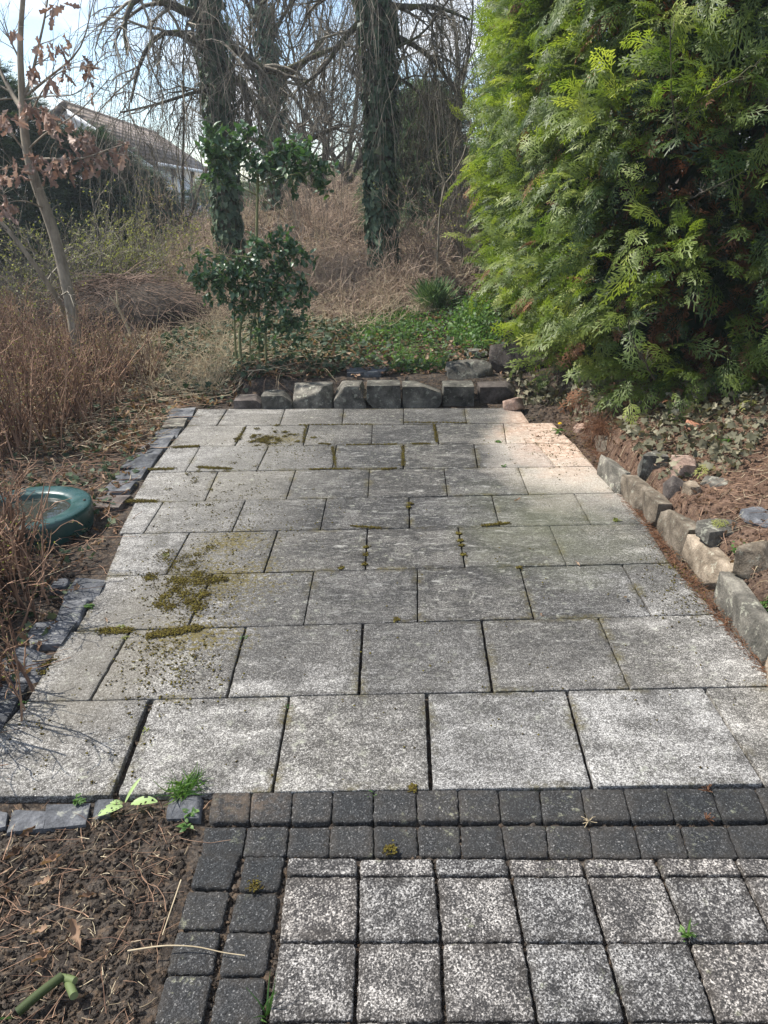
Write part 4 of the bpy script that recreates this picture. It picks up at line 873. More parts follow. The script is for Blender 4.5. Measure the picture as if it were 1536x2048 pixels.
# ------------------------------------------------------------ oak sapling with dry leaves
rg = np.random.default_rng(501)
b0 = at(150, 690, 5.9); b0[2] = float(terr(b0[0], b0[1]))
oak = TR('oak_sapling', b0, 'young oak on the left still holding curled dry brown leaves on a leaning grey stem', 'tree')
P = resample([b0-[0, 0, .05]]+[at(*t) for t in [(145, 625, 5.9), (128, 545, 5.9), (108, 460, 5.9), (78, 385, 5.9), (58, 330, 5.9), (46, 260, 5.9), (45, 190, 5.9), (38, 100, 5.9), (45, 0, 5.9), (60, -120, 5.9)]], 26)[None]
R_ = np.interp(np.linspace(0, 1, 26), [0, .5, .7, 1], [.060, .048, .030, .014])[None]
obj('trunk', [tubes(P, R_, 10)], MS['oakbark'], oak, smooth=True)
tw = []; tips = []
for j, (pts, r0, r1) in enumerate([([(55, 190, 5.9), (90, 160, 5.8), (130, 130, 5.7), (165, 100, 5.6), (187, 0, 5.5)], .013, .004),
  ([(50, 225, 5.9), (30, 200, 6.), (5, 150, 6.1), (-20, 110, 6.2)], .025, .012), ([(45, 200, 5.9), (62, 170, 5.9), (72, 110, 5.9), (90, 40, 5.9), (100, -40, 5.9)], .016, .006),
  ([(60, 320, 5.9), (110, 315, 5.6), (160, 325, 5.4), (205, 300, 5.3), (245, 290, 5.2)], .010, .004), ([(55, 300, 5.9), (95, 260, 5.7), (140, 240, 5.5), (170, 215, 5.4), (225, 148, 5.3)], .010, .003),
  ([(50, 250, 5.9), (100, 150, 5.6), (150, 130, 5.4), (200, 135, 5.3)], .009, .003), ([(62, 350, 5.9), (30, 330, 5.7), (0, 340, 5.6), (-30, 350, 5.5)], .010, .004),
  ([(55, 310, 5.9), (25, 270, 5.9), (-5, 240, 5.9)], .010, .004), ([(40, 120, 5.9), (20, 80, 5.9), (0, 40, 5.9)], .010, .004), ([(48, 200, 5.9), (100, 190, 5.7), (150, 195, 5.6), (185, 160, 5.5)], .009, .003), ([(95, 420, 5.9), (50, 400, 5.7), (10, 405, 5.6)], .008, .003)]):
    c_, ap = limb(oak, pts, r0, r1, [(9, .30, 5, .7, .6, .2, (0, 0, .03)), (3, .12, 4, .6, .6, .3, (0, 0, 0))], 'oakbark', 700+j, K=10, wander=.14)
    tw += c_
    for Pq, Rq in ap[1:]: tips.append(Pq)
obj('twigs', tw, MS['twig'], oak)
lp = []; LF = [(x_, y_, n_, s_) for x_, y_, n_, s_ in [(85, 88, 9, 16), (125, 90, 8, 14), (65, 140, 12, 14), (120, 150, 8, 16), (165, 135, 9, 14), (180, 185, 3, 8), (105, 170, 7, 14), (45, 215, 14, 14), (15, 240, 16, 18), (85, 225, 16, 18), (100, 240, 12, 14), (65, 320, 14, 18), (110, 335, 14, 20), (145, 315, 24, 24), (185, 290, 20, 20), (165, 270, 16, 20), (200, 318, 10, 14), (245, 295, 12, 14), (30, 340, 12, 20), (10, 350, 10, 14), (12, 408, 14, 12), (120, 5, 5, 14), (20, 60, 4, 12), (135, 255, 9, 22)]]
for x_, y_, n_, s_ in LF:
    for _ in range(int(n_*.9)): lp.append(at(x_+rg.normal()*s_*.6, y_+rg.normal()*s_*.6, 5.55+rg.normal()*.12))
lp = np.array(lp); n = len(lp); hd_ = nrm(np.c_[rg.normal(size=(n, 2))*.55, -np.abs(rg.normal(.8, .3, n))])
h1 = rg.uniform(size=n) < .5; sz = rg.uniform(.085, .15, n)
obj('leaves', [inst(*OAK, lp[h1], frames(hd_[h1], None, rg), sz[h1], rg.uniform(0, 1, h1.sum())), inst(*OAK2, lp[~h1], frames(hd_[~h1], None, rg), sz[~h1], rg.uniform(0, 1, (~h1).sum()))], MS['oakleaf'], oak)
# slender leaning stem beside it
b1 = at(140, 640, 6.3); b1[2] = float(terr(b1[0], b1[1]))
ls = TR('leaning_sapling', b1, 'thin bare stem leaning to the left edge from the foot of the dry leaved oak', 'tree')
P = resample([b1]+[at(*t) for t in [(125, 605, 6.2), (98, 570, 6.1), (68, 530, 6.), (35, 480, 6.), (0, 440, 6.), (-60, 390, 6.)]], 14)[None]
R_ = taper([.030], [.018], 14); c_, ap = limbs_to_twigs(P, R_, rg, [(10, .7, 7, .9, .35, .2, (0, 0, .06)), (5, .28, 4, .7, .6, .2, UP_)])
obj('trunk', [tubes(P, R_, 8)], MS['oakbark'], ls, smooth=True); obj('twigs', c_, MS['twig'], ls)

# ------------------------------------------------------------ holly
def holly(root, stems, clumps, seed, bark='stem', size=.072, nl=1.):
    rl = np.random.default_rng(seed); sm = []; anc = []
    for pts, r0, r1 in stems:
        q = [np.array(t) if isinstance(t, np.ndarray) else at(*t) for t in pts]; Pq = resample(q, 14); anc.append(Pq[5:]); obj('stem', [tubes(Pq, np.linspace(r0, r1, 14)[None], 7)], MS[bark], root, smooth=True)
    Ls = []; tws = []; anc = np.concatenate(anc)
    for (x_, y_, Y, rx, ry, n_) in clumps:
        c = at(x_, y_, Y); s_ = (Y+1.83)/FPX*1.02; an = anc[np.argmin(np.linalg.norm((anc-c)*[1, 1, 1.0]+[0, 0, .06], axis=1))]; bq = resample([an, (an+c)/2-[0, 0, .012], c], 7)+rl.normal(size=(7, 3))*.003; tws.append(tubes(bq, np.linspace(.0052, .003, 7), 5)); n = int(n_*nl); p = c+np.c_[rl.normal(size=n)*rx*s_, rl.normal(size=n)*.8*(rx+ry)/2*s_, rl.normal(size=n)*ry*s_]
        d = nrm((p-c)+rl.normal(size=(n, 3))*.05+[0, 0, .03])
        Tp = grow(p-d*.07, d, np.full(n, .07), 3, rl, .1); tws.append(tubes(Tp, np.full((n, 3), .0018), 3))
        for a in range(10): 
            dd = nrm(d*.4+rl.normal(size=(n, 3))*.75); Ls.append(leafset(HOLLY, p-d*rl.uniform(-.02, .07, (n, 1))+rl.normal(size=(n, 3))*.018, dd, size, rl, np.clip(rl.normal(.45, .25, n), 0, 1)))
    obj('twigs', tws, MS[bark], root); obj('foliage', Ls, MS['holly'], root)
b = at(520, 752, 5.75); b[2] = float(terr(b[0], b[1]))
h1 = TR('holly_tree', b, 'slim holly with a single green stem rising to a flat crown of glossy leaves', 'tree')
holly(h1, [([b, (518, 660, 5.75), (514, 560, 5.75), (513, 450, 5.75), (516, 360, 5.75), (515, 330, 5.75)], .017, .012),
  ([(516, 368, 5.75), (480, 350, 5.7), (445, 300, 5.65), (425, 280, 5.6)], .008, .004), ([(516, 365, 5.75), (560, 350, 5.7), (610, 330, 5.65), (640, 320, 5.6)], .007, .004), ([(514, 390, 5.75), (480, 375, 5.7), (445, 370, 5.7)], .006, .004), ([(516, 360, 5.75), (500, 320, 5.8), (497, 270, 5.8)], .006, .003), ([(517, 372, 5.75), (560, 355, 5.6), (600, 345, 5.5)], .006, .003)],
  [(430, 285, 5.6, 14, 16, 11), (425, 325, 5.6, 14, 16, 10), (440, 360, 5.65, 12, 12, 8), (465, 300, 5.7, 14, 18, 12), (497, 275, 5.8, 8, 12, 7), (490, 330, 5.7, 18, 16, 12), (530, 335, 5.7, 18, 14, 11), (560, 310, 5.65, 14, 12, 11), (590, 320, 5.6, 16, 16, 13), (610, 300, 5.6, 12, 12, 9), (635, 330, 5.6, 10, 14, 9), (600, 345, 5.6, 14, 9, 6), (632, 378, 5.6, 8, 8, 3), (592, 385, 5.6, 6, 9, 2), (555, 345, 5.7, 12, 8, 6), (410, 300, 5.6, 6, 8, 4)], 601)
b = at(482, 742, 5.5); b[2] = float(terr(b[0], b[1])); bb = at(535, 745, 5.5); bb[2] = b[2]
h2 = TR('holly_bush', b, 'dark glossy holly bush on thin bare stems behind the left end of the kerb wall', 'bush')
holly(h2, [([b, (480, 700, 5.5), (478, 650, 5.5), (500, 610, 5.5), (515, 560, 5.5)], .018, .010), ([b+[-.05, .05, 0], (470, 680, 5.55), (468, 610, 5.5), (470, 570, 5.5)], .012, .008), ([bb, (530, 690, 5.5), (535, 620, 5.5), (560, 550, 5.5)], .014, .008), ([b+[.1, 0, 0], (498, 670, 5.5), (520, 600, 5.5), (590, 520, 5.4)], .008, .005), ([(470, 590, 5.5), (430, 560, 5.5), (385, 550, 5.4)], .007, .004)],
  [(395, 548, 5.35, 12, 12, 9), (425, 545, 5.4, 18, 18, 17), (460, 530, 5.4, 18, 20, 19), (495, 520, 5.4, 20, 20, 20), (535, 515, 5.4, 20, 22, 19), (575, 500, 5.4, 18, 16, 13), (600, 500, 5.35, 12, 12, 8), (440, 580, 5.45, 18, 18, 16), (485, 570, 5.45, 20, 20, 20), (530, 565, 5.45, 22, 20, 20), (570, 560, 5.4, 18, 22, 15), (605, 570, 5.35, 12, 14, 8), (490, 610, 5.45, 14, 12, 10), (530, 615, 5.45, 20, 20, 16), (565, 625, 5.4, 18, 18, 13), (600, 640, 5.4, 14, 16, 9), (530, 665, 5.5, 14, 14, 7), (555, 475, 5.4, 10, 10, 5), (612, 605, 5.4, 8, 12, 5)], 602, size=.066)
bt = [at(*t) for t in [(505, 515, 5.3), (440, 507, 5.2), (362, 517, 5.1)]]; q = resample(bt, 10)
tag(obj('bare_stick', [tubes(q, np.linspace(.007, .004, 10)[None], 5)], MS['stem'], loc=bt[0]), 'thin bare greenish stick reaching left out of the top of the dark holly bush', 'stick')

# ------------------------------------------------------------ brown bramble slope and thickets
rg = np.random.default_rng(801)
def offhedge(p): return ~((p[:, 0] > 1.0) & (p[:, 1] > 3.5) & (p[:, 1] < 10.5) & (p[:, 0] > np.interp(p[:, 1], [3.5, 5, 9, 10.5], [1.5, 1.0, 1.2, 2.0])))
def brambles(poly, n, ln, rng, rad=.0035, up=.8, clump=.35, g=-.10, K=8, side=2, sl=.25, rad2=.002, lean=.8, wd=.13):
    p = scatter(poly, n, rng, clump, 1.4, 1, offhedge); n = len(p)
    d = nrm(np.c_[rng.normal(size=(n, 2))*lean, np.abs(rng.normal(up, .3, n))]); L_ = ln*rng.uniform(.3, 1.3, n)
    P_ = grow(p, d, L_, K, rng, wd, (0, 0, g)); P_[..., 2] = np.maximum(P_[..., 2], terr(P_[..., 0], P_[..., 1], False)+.0)
    r = rad*rng.uniform(.6, 1.4, n); chs = [tubes(P_, taper(r, r*.4, K), 3, rng.uniform(0, 1, n))]
    st, d2, r2 = kids(P_, taper(r, r*.4, K), side, rng, .3, 1, .8); P2_ = grow(st, d2, sl*rng.uniform(.4, 1.3, len(st)), 4, rng, .2, (0, 0, -.05))
    chs.append(tubes(P2_, taper(np.full(len(st), rad2), np.full(len(st), rad2*.6), 4), 3, rng.uniform(0, 1, len(st)))); return chs
slope = [(-5.5, 8.6), (-1.6, 8.2), (-.3, 7.8), (.2, 8.3), (1.2, 8.4), (2.2, 10.4), (5, 14), (6, 23), (-9, 23), (-8, 12)]
stuff(obj('brambles', brambles(slope, 8500, .75, rg, .0065, .6, wd=.24, K=10, rad2=.003)+brambles([(-2.2, 8.4), (1.2, 8.2), (2.0, 12), (-3, 12.5)], 4200, .6, rg, .0045, .6, wd=.25, K=10, rad2=.0025), MS['bramble']), 'tangle of dry brown bramble stems covering the slope behind the trees', 'brambles')
stuff(obj('dead_stalks', brambles([(-5.5, 8.6), (-.3, 7.3), (1.2, 8.2), (2.2, 10.4), (2, 16), (-6, 16)], 4200, .6, rg, .003, .9), MS['straw']), 'pale dry stalks mixed into the brown brambles on the slope', 'dead stalks')
def shrub(name, b, n, h, rad, mat, label, cat='shrub', seed=0, spread=.35, lean=(0, 0), base=.10, buds=0, group=None, budsz=.018, side=5, sl=.22, g=.04, K=9, rmin=.0015):
    rl = np.random.default_rng(seed); t = thing(name, b, label, cat, group)
    st = b+np.c_[rl.normal(size=(n, 2))*base, np.zeros(n)]; st[:, 2] = terr(st[:, 0], st[:, 1])-.01
    d = nrm(np.c_[rl.normal(lean[0], spread, n), rl.normal(lean[1], spread, n), np.ones(n)]); P_ = grow(st, d, h*rl.uniform(.45, 1.15, n), K, rl, .10, (0, 0, g))
    r = rad*rl.uniform(.5, 1.3, n); R0_ = taper(r, r*.35, K); chs = [tubes(P_, R0_, 4, rl.uniform(0, 1, n))]
    s2_, d2, r2 = kids(P_, R0_, side, rl, .25, 1., .6); m = len(s2_); rmin = rmin*1.35; Pb = grow(s2_, d2, sl*rl.uniform(.3, 1.3, m), 5, rl, .2, (0, 0, .03)); Rb = taper(np.maximum(r2*.6, rmin), np.full(m, rmin*.8), 5); chs.append(tubes(Pb, Rb, 3, rl.uniform(0, 1, m)))
    s3, d3, r3 = kids(Pb, Rb, 2, rl, .2, 1., .7); q = len(s3); Pc = grow(s3, d3, sl*.45*rl.uniform(.3, 1.3, q), 4, rl, .2); chs.append(tubes(Pc, np.full((q, 4), rmin*.8), 3, rl.uniform(0, 1, q)))
    obj('branches', chs, MS[mat], t)
    if buds:
        s4, d4, _ = kids(Pb, Rb, buds, rl, .3, 1., .8); s5, d5, _ = kids(Pc, np.full((q, 4), .001), max(1, buds//2), rl, .3, 1., .8)
        s6 = np.r_[s4, s5]; obj('leaves', [leafset(OVAL, s6, np.r_[d4, d5], budsz, rl)], MS['bud'], t)
    return t
# left border of reddish brown twiggy shrubs
SH = [(20, 905, .85, 70, 'reddish brown twiggy shrub at the left edge, behind the basin', 900, 2), (-75, 1150, .50, 80, 'dark brown twiggy shrub with thick old stems at the left end of the green basin', 901, 0), (-60, 1250, .5, 80, 'dark twiggy shrub at the left edge beside the wide dark edging stone', 902, 1),
 (125, 860, .78, 60, 'brown twiggy shrub behind the basin with yellow green buds', 903, 2), (195, 810, .62, 50, 'twiggy shrub beside the far blue-grey edging stones', 904, 1), (60, 760, .7, 60, 'reddish shrub left of the oak foot with bright buds', 905, 2),
 (-150, 1040, .65, 60, 'reddish brown shrub at the left edge touching the basin', 906, 0), (170, 745, .55, 45, 'thin brown shrub in front of the oak foot with many yellow green buds', 907, 3), (-60, 850, .9, 80, 'tall red twigged shrub filling the left edge of the photo', 908, 1), (275, 770, .48, 36, 'low loose shrub near the far left patio corner', 909, 3), (-130, 1420, .38, 50, 'low dark shrub at the left edge above the nearest edging stones', 910, 1), (0, 690, .6, 50, 'red twigged shrub furthest back at the left edge', 911, 1)]
for px, py, h, n, lb, sd_, bu in SH:
    b = gt(px, py); b[2] = float(terr(b[0], b[1])); shrub('twiggy_shrub', b, int(n*1.6), h*1.15, .0072, 'redtwig', lb, 'shrub', sd_, .26, (-.05, 0), .15, bu, 'brown shrubs along the left border', .011, 4, .15)
b = gt(8, 1150); shrub('old_shrub_stump', b, 13, .34, .016, 'redtwig', 'cluster of thick old dark stems in front of the green basin', 'shrub', 930, .35, (0, 0), .07, 0, None, .01, 4, .18)
# budding shrubs and thin bushes of the middle distance
for px, py, Y, h, n, lb, mt, bu, sd_, spd in [(255, 480, 11., 1.25, 40, 'tall loose bush with tiny green buds in front of the house and dark evergreens', 'twig', 7, 940, .42), (370, 480, 11.5, 1.7, 16, 'bare upright bush in front of the white house wall', 'bramble', 3, 941, .25), (130, 560, 9., 1.6, 50, 'pale thorny twigs with small buds behind the oak stem', 'twig', 4, 942, .7), (30, 560, 8.5, 1.7, 50, 'pale crossing twigs in front of the dark evergreen at the left edge', 'twig', 3, 943, .7), (235, 540, 10., 1.2, 50, 'green budded bush above the brush heap', 'twig', 7, 944, .5),
  (900, 480, 9.5, 1.5, 50, 'brown thicket of stems at the foot of the hedge, far side', 'bramble', 0, 945, .4), (965, 500, 9., 1.4, 26, 'tall twiggy thicket touching the left side of the hedge', 'twig', 2, 946, .3), (830, 500, 9.2, .8, 50, 'low dark thicket right of the right ivy trunk foot', 'bramble', 0, 947, .8), (660, 430, 13., .8, 50, 'low brown bush on the slope between the trunks', 'bramble', 0, 948, .6), (400, 500, 10., .6, 30, 'low twiggy bush left of the left ivy trunk foot', 'bramble', 1, 949, .5), (925, 400, 12., 2.2, 22, 'tall upright grey stems between the spruce and the hedge', 'twig', 1, 950, .2)]:
    b = at(px, py, Y); b[2] = float(terr(b[0], b[1])); shrub('bare_bush', b, n, h, .007, mt, lb, 'bush', sd_, spd, (0, 0), .3, bu, 'bare bushes of the middle distance', .032, 6, .4, .0, rmin=.0022)
# forked young shoot
b = at(872, 470, 8.4); b[2] = float(terr(b[0], b[1])); t = thing('forked_sapling', b, 'young bare sapling forking into a V of pale stems left of the hedge', 'sapling')
tw = []
for pts, r0, r1 in [([b, at(880, 400, 8.4), at(890, 368, 8.4)], .013, .011), ([at(890, 368, 8.4), at(875, 330, 8.4), at(872, 250, 8.4), at(866, 210, 8.3)], .009, .004), ([at(890, 368, 8.4), at(925, 325, 8.4), at(940, 260, 8.4), at(948, 190, 8.3)], .009, .004), ([at(925, 325, 8.4), at(950, 305, 8.3), at(968, 295, 8.2)], .005, .003), ([at(905, 350, 8.4), at(905, 300, 8.4), at(915, 260, 8.4)], .005, .003)]:
    q = resample(pts, 9); tw.append(tubes(q, np.linspace(r0, r1, 9), 6)); c_, _ = limbs_to_twigs(q[None], np.linspace(r0, r1, 9)[None], rg, [(5, .3, 5, .6, .4, .3, UP_)]); tw += c_
obj('stems', tw, MS['oakbark'], t, smooth=True)
# cut stick standing in front of the brush heap
b = gt(272, 705); st_ = thing('pruned_stem', b, 'pale pruned stem with cut forked ends standing before the brush heap', 'stem')
yy = b[1]
for nm, pts, r0, r1 in [('stem', [b, at(262, 670, yy), at(240, 620, yy), at(226, 600, yy)], .014, .012), ('branch', [at(236, 612, yy), at(233, 580, yy)], .011, .010), ('branch', [at(238, 618, yy), at(219, 592, yy)], .009, .008)]:
    q = resample(pts, 8); obj(nm, [tubes(q, np.linspace(r0, r1, 8), 8)], MS['straw'], st_, smooth=True)
# brush heap
rg = np.random.default_rng(820)
c = gt(245, 665); c[1] += .3; n = 5200
a = rg.uniform(0, 6.283, n); rr = rg.uniform(0, 1, n)**.6; hp = np.c_[c[0]+np.cos(a)*rr*1.15, c[1]+np.sin(a)*rr*.85, np.zeros(n)]
top = .62*(1-rr**2.2); hp[:, 2] = terr(hp[:, 0], hp[:, 1])+top*rg.uniform(.45, 1.02, n)
d = nrm(np.c_[np.cos(a)*.5+.8*rg.choice([-1, 1], n), np.sin(a)*.5+rg.normal(size=n)*.3, -.45*rr+rg.normal(size=n)*.15]); P_ = grow(hp, nrm(d+rg.normal(size=(n, 3))*[.45, .45, .12]), rg.uniform(.25, .8, n), 7, rg, .13, (0, 0, -.07))
hpile = thing('brush_heap', onground(c[0], c[1]), 'rounded heap of cut brown brushwood left of the holly bush', 'brush heap')
obj('twigs', [tubes(P_, taper(rg.uniform(.002, .006, n), np.full(n, .0018), 7), 3, rg.uniform(0, 1, n))], barkmat('brushwood', (.06, .04, .03), (.26, .18, .135), 8), hpile)
v = CUBE[0]; s_ = nrm(v)*[1.05, .75, .52]; s_ = s_*(1+.12*fbm(s_, 2, 1)[:, None]); obj('core', [(s_+[c[0], c[1], float(terr(c[0], c[1]))], CUBE[1])], MS['soil'], hpile, smooth=True)

# ------------------------------------------------------------ ground cover and litter
rg = np.random.default_rng(850)
def flatleaves(poly, n, proto, size, hmax, rng, tilt=.8, clump=0., sc=2.5, seed=0, dirup=.3, keep=offpatio):
    p = scatter(poly, n, rng, clump, sc, seed, keep); n = len(p); p[:, 2] += rng.uniform(0, 1, n)**2*hmax+.004
    d = nrm(np.c_[rng.normal(size=(n, 2)), rng.normal(dirup, .3, n)]); return leafset(proto, p, d, size, rng, None, (0, 0, 1), 0, tilt)
def pw(*pp): return [tuple(gt(a, b)[:2]) for a, b in pp]
left_back = [(-6, 4.0), (-1.75, 3.3), (-1.8, 4.7), (-1.2, 5.0), (-.6, 5.1), (-.7, 8.4), (-6, 8.8)]
G1 = pw((470, 790), (330, 800), (300, 700), (420, 640), (560, 640), (690, 650), (690, 700), (690, 760))
stuff(obj('ground_ivy', [flatleaves(G1, 5200, IVY, .052, .12, rg, .7, .2), flatleaves(left_back, 3800, IVY, .048, .08, rg, .7, .5), flatleaves(pw((640, 740), (700, 640), (760, 590), (900, 590), (1040, 600), (1060, 690), (900, 740), (800, 750)), 2600, IVY, .05, .07, rg, .7, .4),
  flatleaves([(-3.4, .2), (-1.5, .2), (-1.8, 3.3), (-3.6, 3.6)], 900, IVY, .045, .04, rg, .7, .45)], MS['ivyg']), 'ivy leaves creeping over the ground behind the patio', 'ground ivy')
x = leafmat('dry_ivy', (.06, .06, .035), (.16, .15, .10), (.30, .27, .19), .7, .2, .15); MS['dryivy'] = x
K1 = [(1.42, 3.6), (1.45, 2.1), (1.75, 2.0), (2.5, 2.9), (2.6, 3.4), (1.8, 4.0), (1.5, 4.8), (.95, 5.0), (.9, 4.7), (1.3, 4.4)]
stuff(obj('dry_ivy', [flatleaves(K1, 2000, IVY, .045, .12, rg, 1.2, .45, 3., 1, -.3, None)], MS['dryivy']), 'greyish half dry ivy hanging over the stones of the right bank', 'dry ivy')
grn = pw((660, 690), (690, 620), (760, 600), (880, 610), (950, 570), (1030, 590), (1040, 650), (1000, 690), (900, 720), (880, 745), (790, 745))
gr2 = pw((720, 690), (740, 630), (880, 620), (1000, 600), (1020, 640), (860, 690))
gr3 = pw((890, 680), (930, 610), (1000, 630), (1010, 690), (950, 715))
stuff(obj('green_herbs', [flatleaves(grn, 1900, OVAL, .042, .07, rg, .6, .52, 3.5, 2, .5), flatleaves(gr2, 2100, OVAL, .045, .09, rg, .6, .42, 3, 0, .6), flatleaves(gr3, 1300, OVAL, .045, .16, rg, .6, .1, 3, 0, .9)], MS['fresh']), 'bright green low herbs growing on the bank behind the kerb wall', 'herbs')
def grass(p, rng, ln, sp=.4, up=1.):
    n = len(p); d = nrm(np.c_[rng.normal(size=(n, 2))*sp, np.full(n, up)]); return inst(BLADE[0]*[1, 1, 1], BLADE[1], p, frames(d, nrm(rng.normal(size=(n, 3))*[1, 1, .2])), np.stack([ln*rng.uniform(.5, 1.2, n), np.full(n, .13), ln*rng.uniform(.5, 1.3, n)], -1), rng.uniform(0, 1, n))
stuff(obj('grass', [grass(scatter(pw((690, 690), (700, 635), (790, 620), (860, 650), (800, 700)), 1500, rg, .35, 4, 1), rg, .10), grass(scatter(pw((780, 745), (800, 700), (890, 710), (890, 748)), 900, rg, .3, 5), rg, .08), grass(scatter(pw((890, 690), (940, 620), (990, 640), (980, 700)), 700, rg), rg, .11),
   grass(scatter([(-1.25, -.9), (-.98, -.95), (-.98, -.66), (-1.2, -.62)], 60, rg), rg, .09, .6)], MS['fresh']), 'patches of short green grass on the bank behind the kerb wall', 'grass')
b = gt(868, 622); n = 800; p = b+np.c_[rg.normal(size=(n, 2))*.06, np.zeros(n)]; t = thing('grass_tuft', b, 'tall blue green grass tuft with a straw coloured base on the bank', 'grass tuft')
obj('blades', [grass(p, rg, .34, .16)], leafmat('tuft', (.05, .11, .04), (.12, .20, .08), (.25, .32, .13), .5, .3, .35), t)
n = 260; obj('dry_base', [grass(p[:n]+[-.10, -.05, 0], rg, .15, .8, .5)], MS['straw'], t)
stuff(obj('leaf_litter', [flatleaves(left_back, 5200, OAK2, .085, .05, rg, .5), flatleaves([(-1.0, 5.0), (1.0, 5.0), (1.4, 9), (-2, 9)], 2600, OAK, .075, .04, rg, .6), flatleaves([(-2.6, -1.1), (-.85, -1.1), (-.85, -.05), (-3.4, -.05)], 60, OAK2, .06, .02, rg, .6),
   flatleaves([(-3.8, .0), (-1.5, .0), (-1.8, 4.5), (-4.5, 4.5)], 1500, OAK2, .06, .03, rg, .5), flatleaves([(1.36, .2), (2.8, .2), (3, 4), (1.0, 4.9), (1.32, 3.9)], 1500, OAK2, .04, .025, rg, .8), flatleaves([(-6, 8), (3, 8), (6, 20), (-8, 20)], 4500, OAK2, .10, .06, rg, .6)], MS['litter']), 'brown dead leaves littering the soil around the patio', 'leaf litter')
def sticks(poly, n, ln, rad, rng, h=.015, keep=offpatio, wander=.15, lift=.05):
    p = scatter(poly, n, rng, 0, 2, 0, keep); n = len(p); d = nrm(np.c_[rng.normal(size=(n, 2)), rng.normal(0, lift, n)]); K = 6
    P_ = grow(p+[0, 0, h*.5], d, ln*rng.uniform(.2, 1.2, n), K, rng, wander)
    lift_ = rng.uniform(.1, 1, (n, 1))*h; P_[..., 2] = terr(P_[..., 0], P_[..., 1])+lift_+.3*np.abs(P_[..., 2]-P_[:, :1, 2])
    r = rad*rng.uniform(.5, 1.5, n); return tubes(P_, taper(r, r*.5, K), 3, rng.uniform(0, 1, n))
soilp = [(-2.8, -1.2), (-.70, -1.2), (-.70, -.04), (-3.4, -.04)]
stuff(obj('twig_litter', [sticks(soilp, 1300, .14, .0011, rg), sticks([(-2.6, -1.2), (-.95, -1.2), (-1.1, -.4), (-2.6, -.3)], 130, .45, .0022, rg, .03), sticks([(-4, .1), (-1.5, .1), (-1.8, 4.6), (-5, 4.6)], 1600, .28, .0022, rg, .04), sticks([(1.38, .2), (2.8, .2), (3, 4), (1.2, 4.9), (1.0, 4.6), (1.34, 3.9)], 2000, .14, .0015, rg, .03), sticks(left_back, 3000, .35, .0025, rg, .06)], MS['redtwig']), 'thin broken twigs lying on the soil', 'twig litter')
stuff(obj('straw', [sticks(soilp, 2600, .04, .0010, rg, .010), sticks(left_back, 4200, .28, .0022, rg, .10, wander=.1, lift=.5), sticks([(-3.5, .1), (-1.5, .1), (-1.8, 4.6), (-5, 4.6)], 500, .2, .0018, rg, .05), sticks([(1.36, .2), (2.6, .2), (3, 4), (1.2, 4.9), (1.34, 3.9)], 1000, .12, .0013, rg, .03)]+brambles(pw((300, 800), (260, 700), (430, 640), (480, 720), (460, 790)), 900, .22, rg, .0022, 1.2, .3), MS['straw']), 'pale dry grass and straw lying left of the kerb wall and on the soil', 'straw')
# clods of soil
def clods(poly, n, s0, s1, rng, keep=offpatio):
    p = scatter(poly, n, rng, 0, 2, 0, keep); n = len(p); s = rng.uniform(0, 1, n)**3*(s1-s0)+s0
    V, F = sph(2); V = nrm(V)*(1+.35*rng.normal(size=(len(V), 1)).clip(-1, 1)); return inst(V, F, p, frames(rng.normal(size=(n, 3)), None, rng), s, rng.uniform(0, 1, n))
stuff(obj('soil_crumbs', [clods([(-.69, -.75), (1.4, -.75), (1.4, 0), (-.69, 0)], 9000, .003, .012, rg, None), clods([(-1.4, 0), (1.35, 0), (1.3, 4.6), (-1.7, 4.6)], 14000, .003, .013, rg, None), clods(soilp, 30000, .0012, .010, rg), clods([(1.38, .2), (2.6, .2), (3, 4), (1.3, 4.8), (.95, 4.7), (1.05, 4.2), (1.34, 3.9)], 7000, .002, .014, rg, None), clods([(-3, .1), (-1.5, .1), (-1.8, 3), (-3, 3)], 3500, .002, .012, rg)], MS['soil']), 'crumbs and clods of loose soil beside the paving', 'soil crumbs')
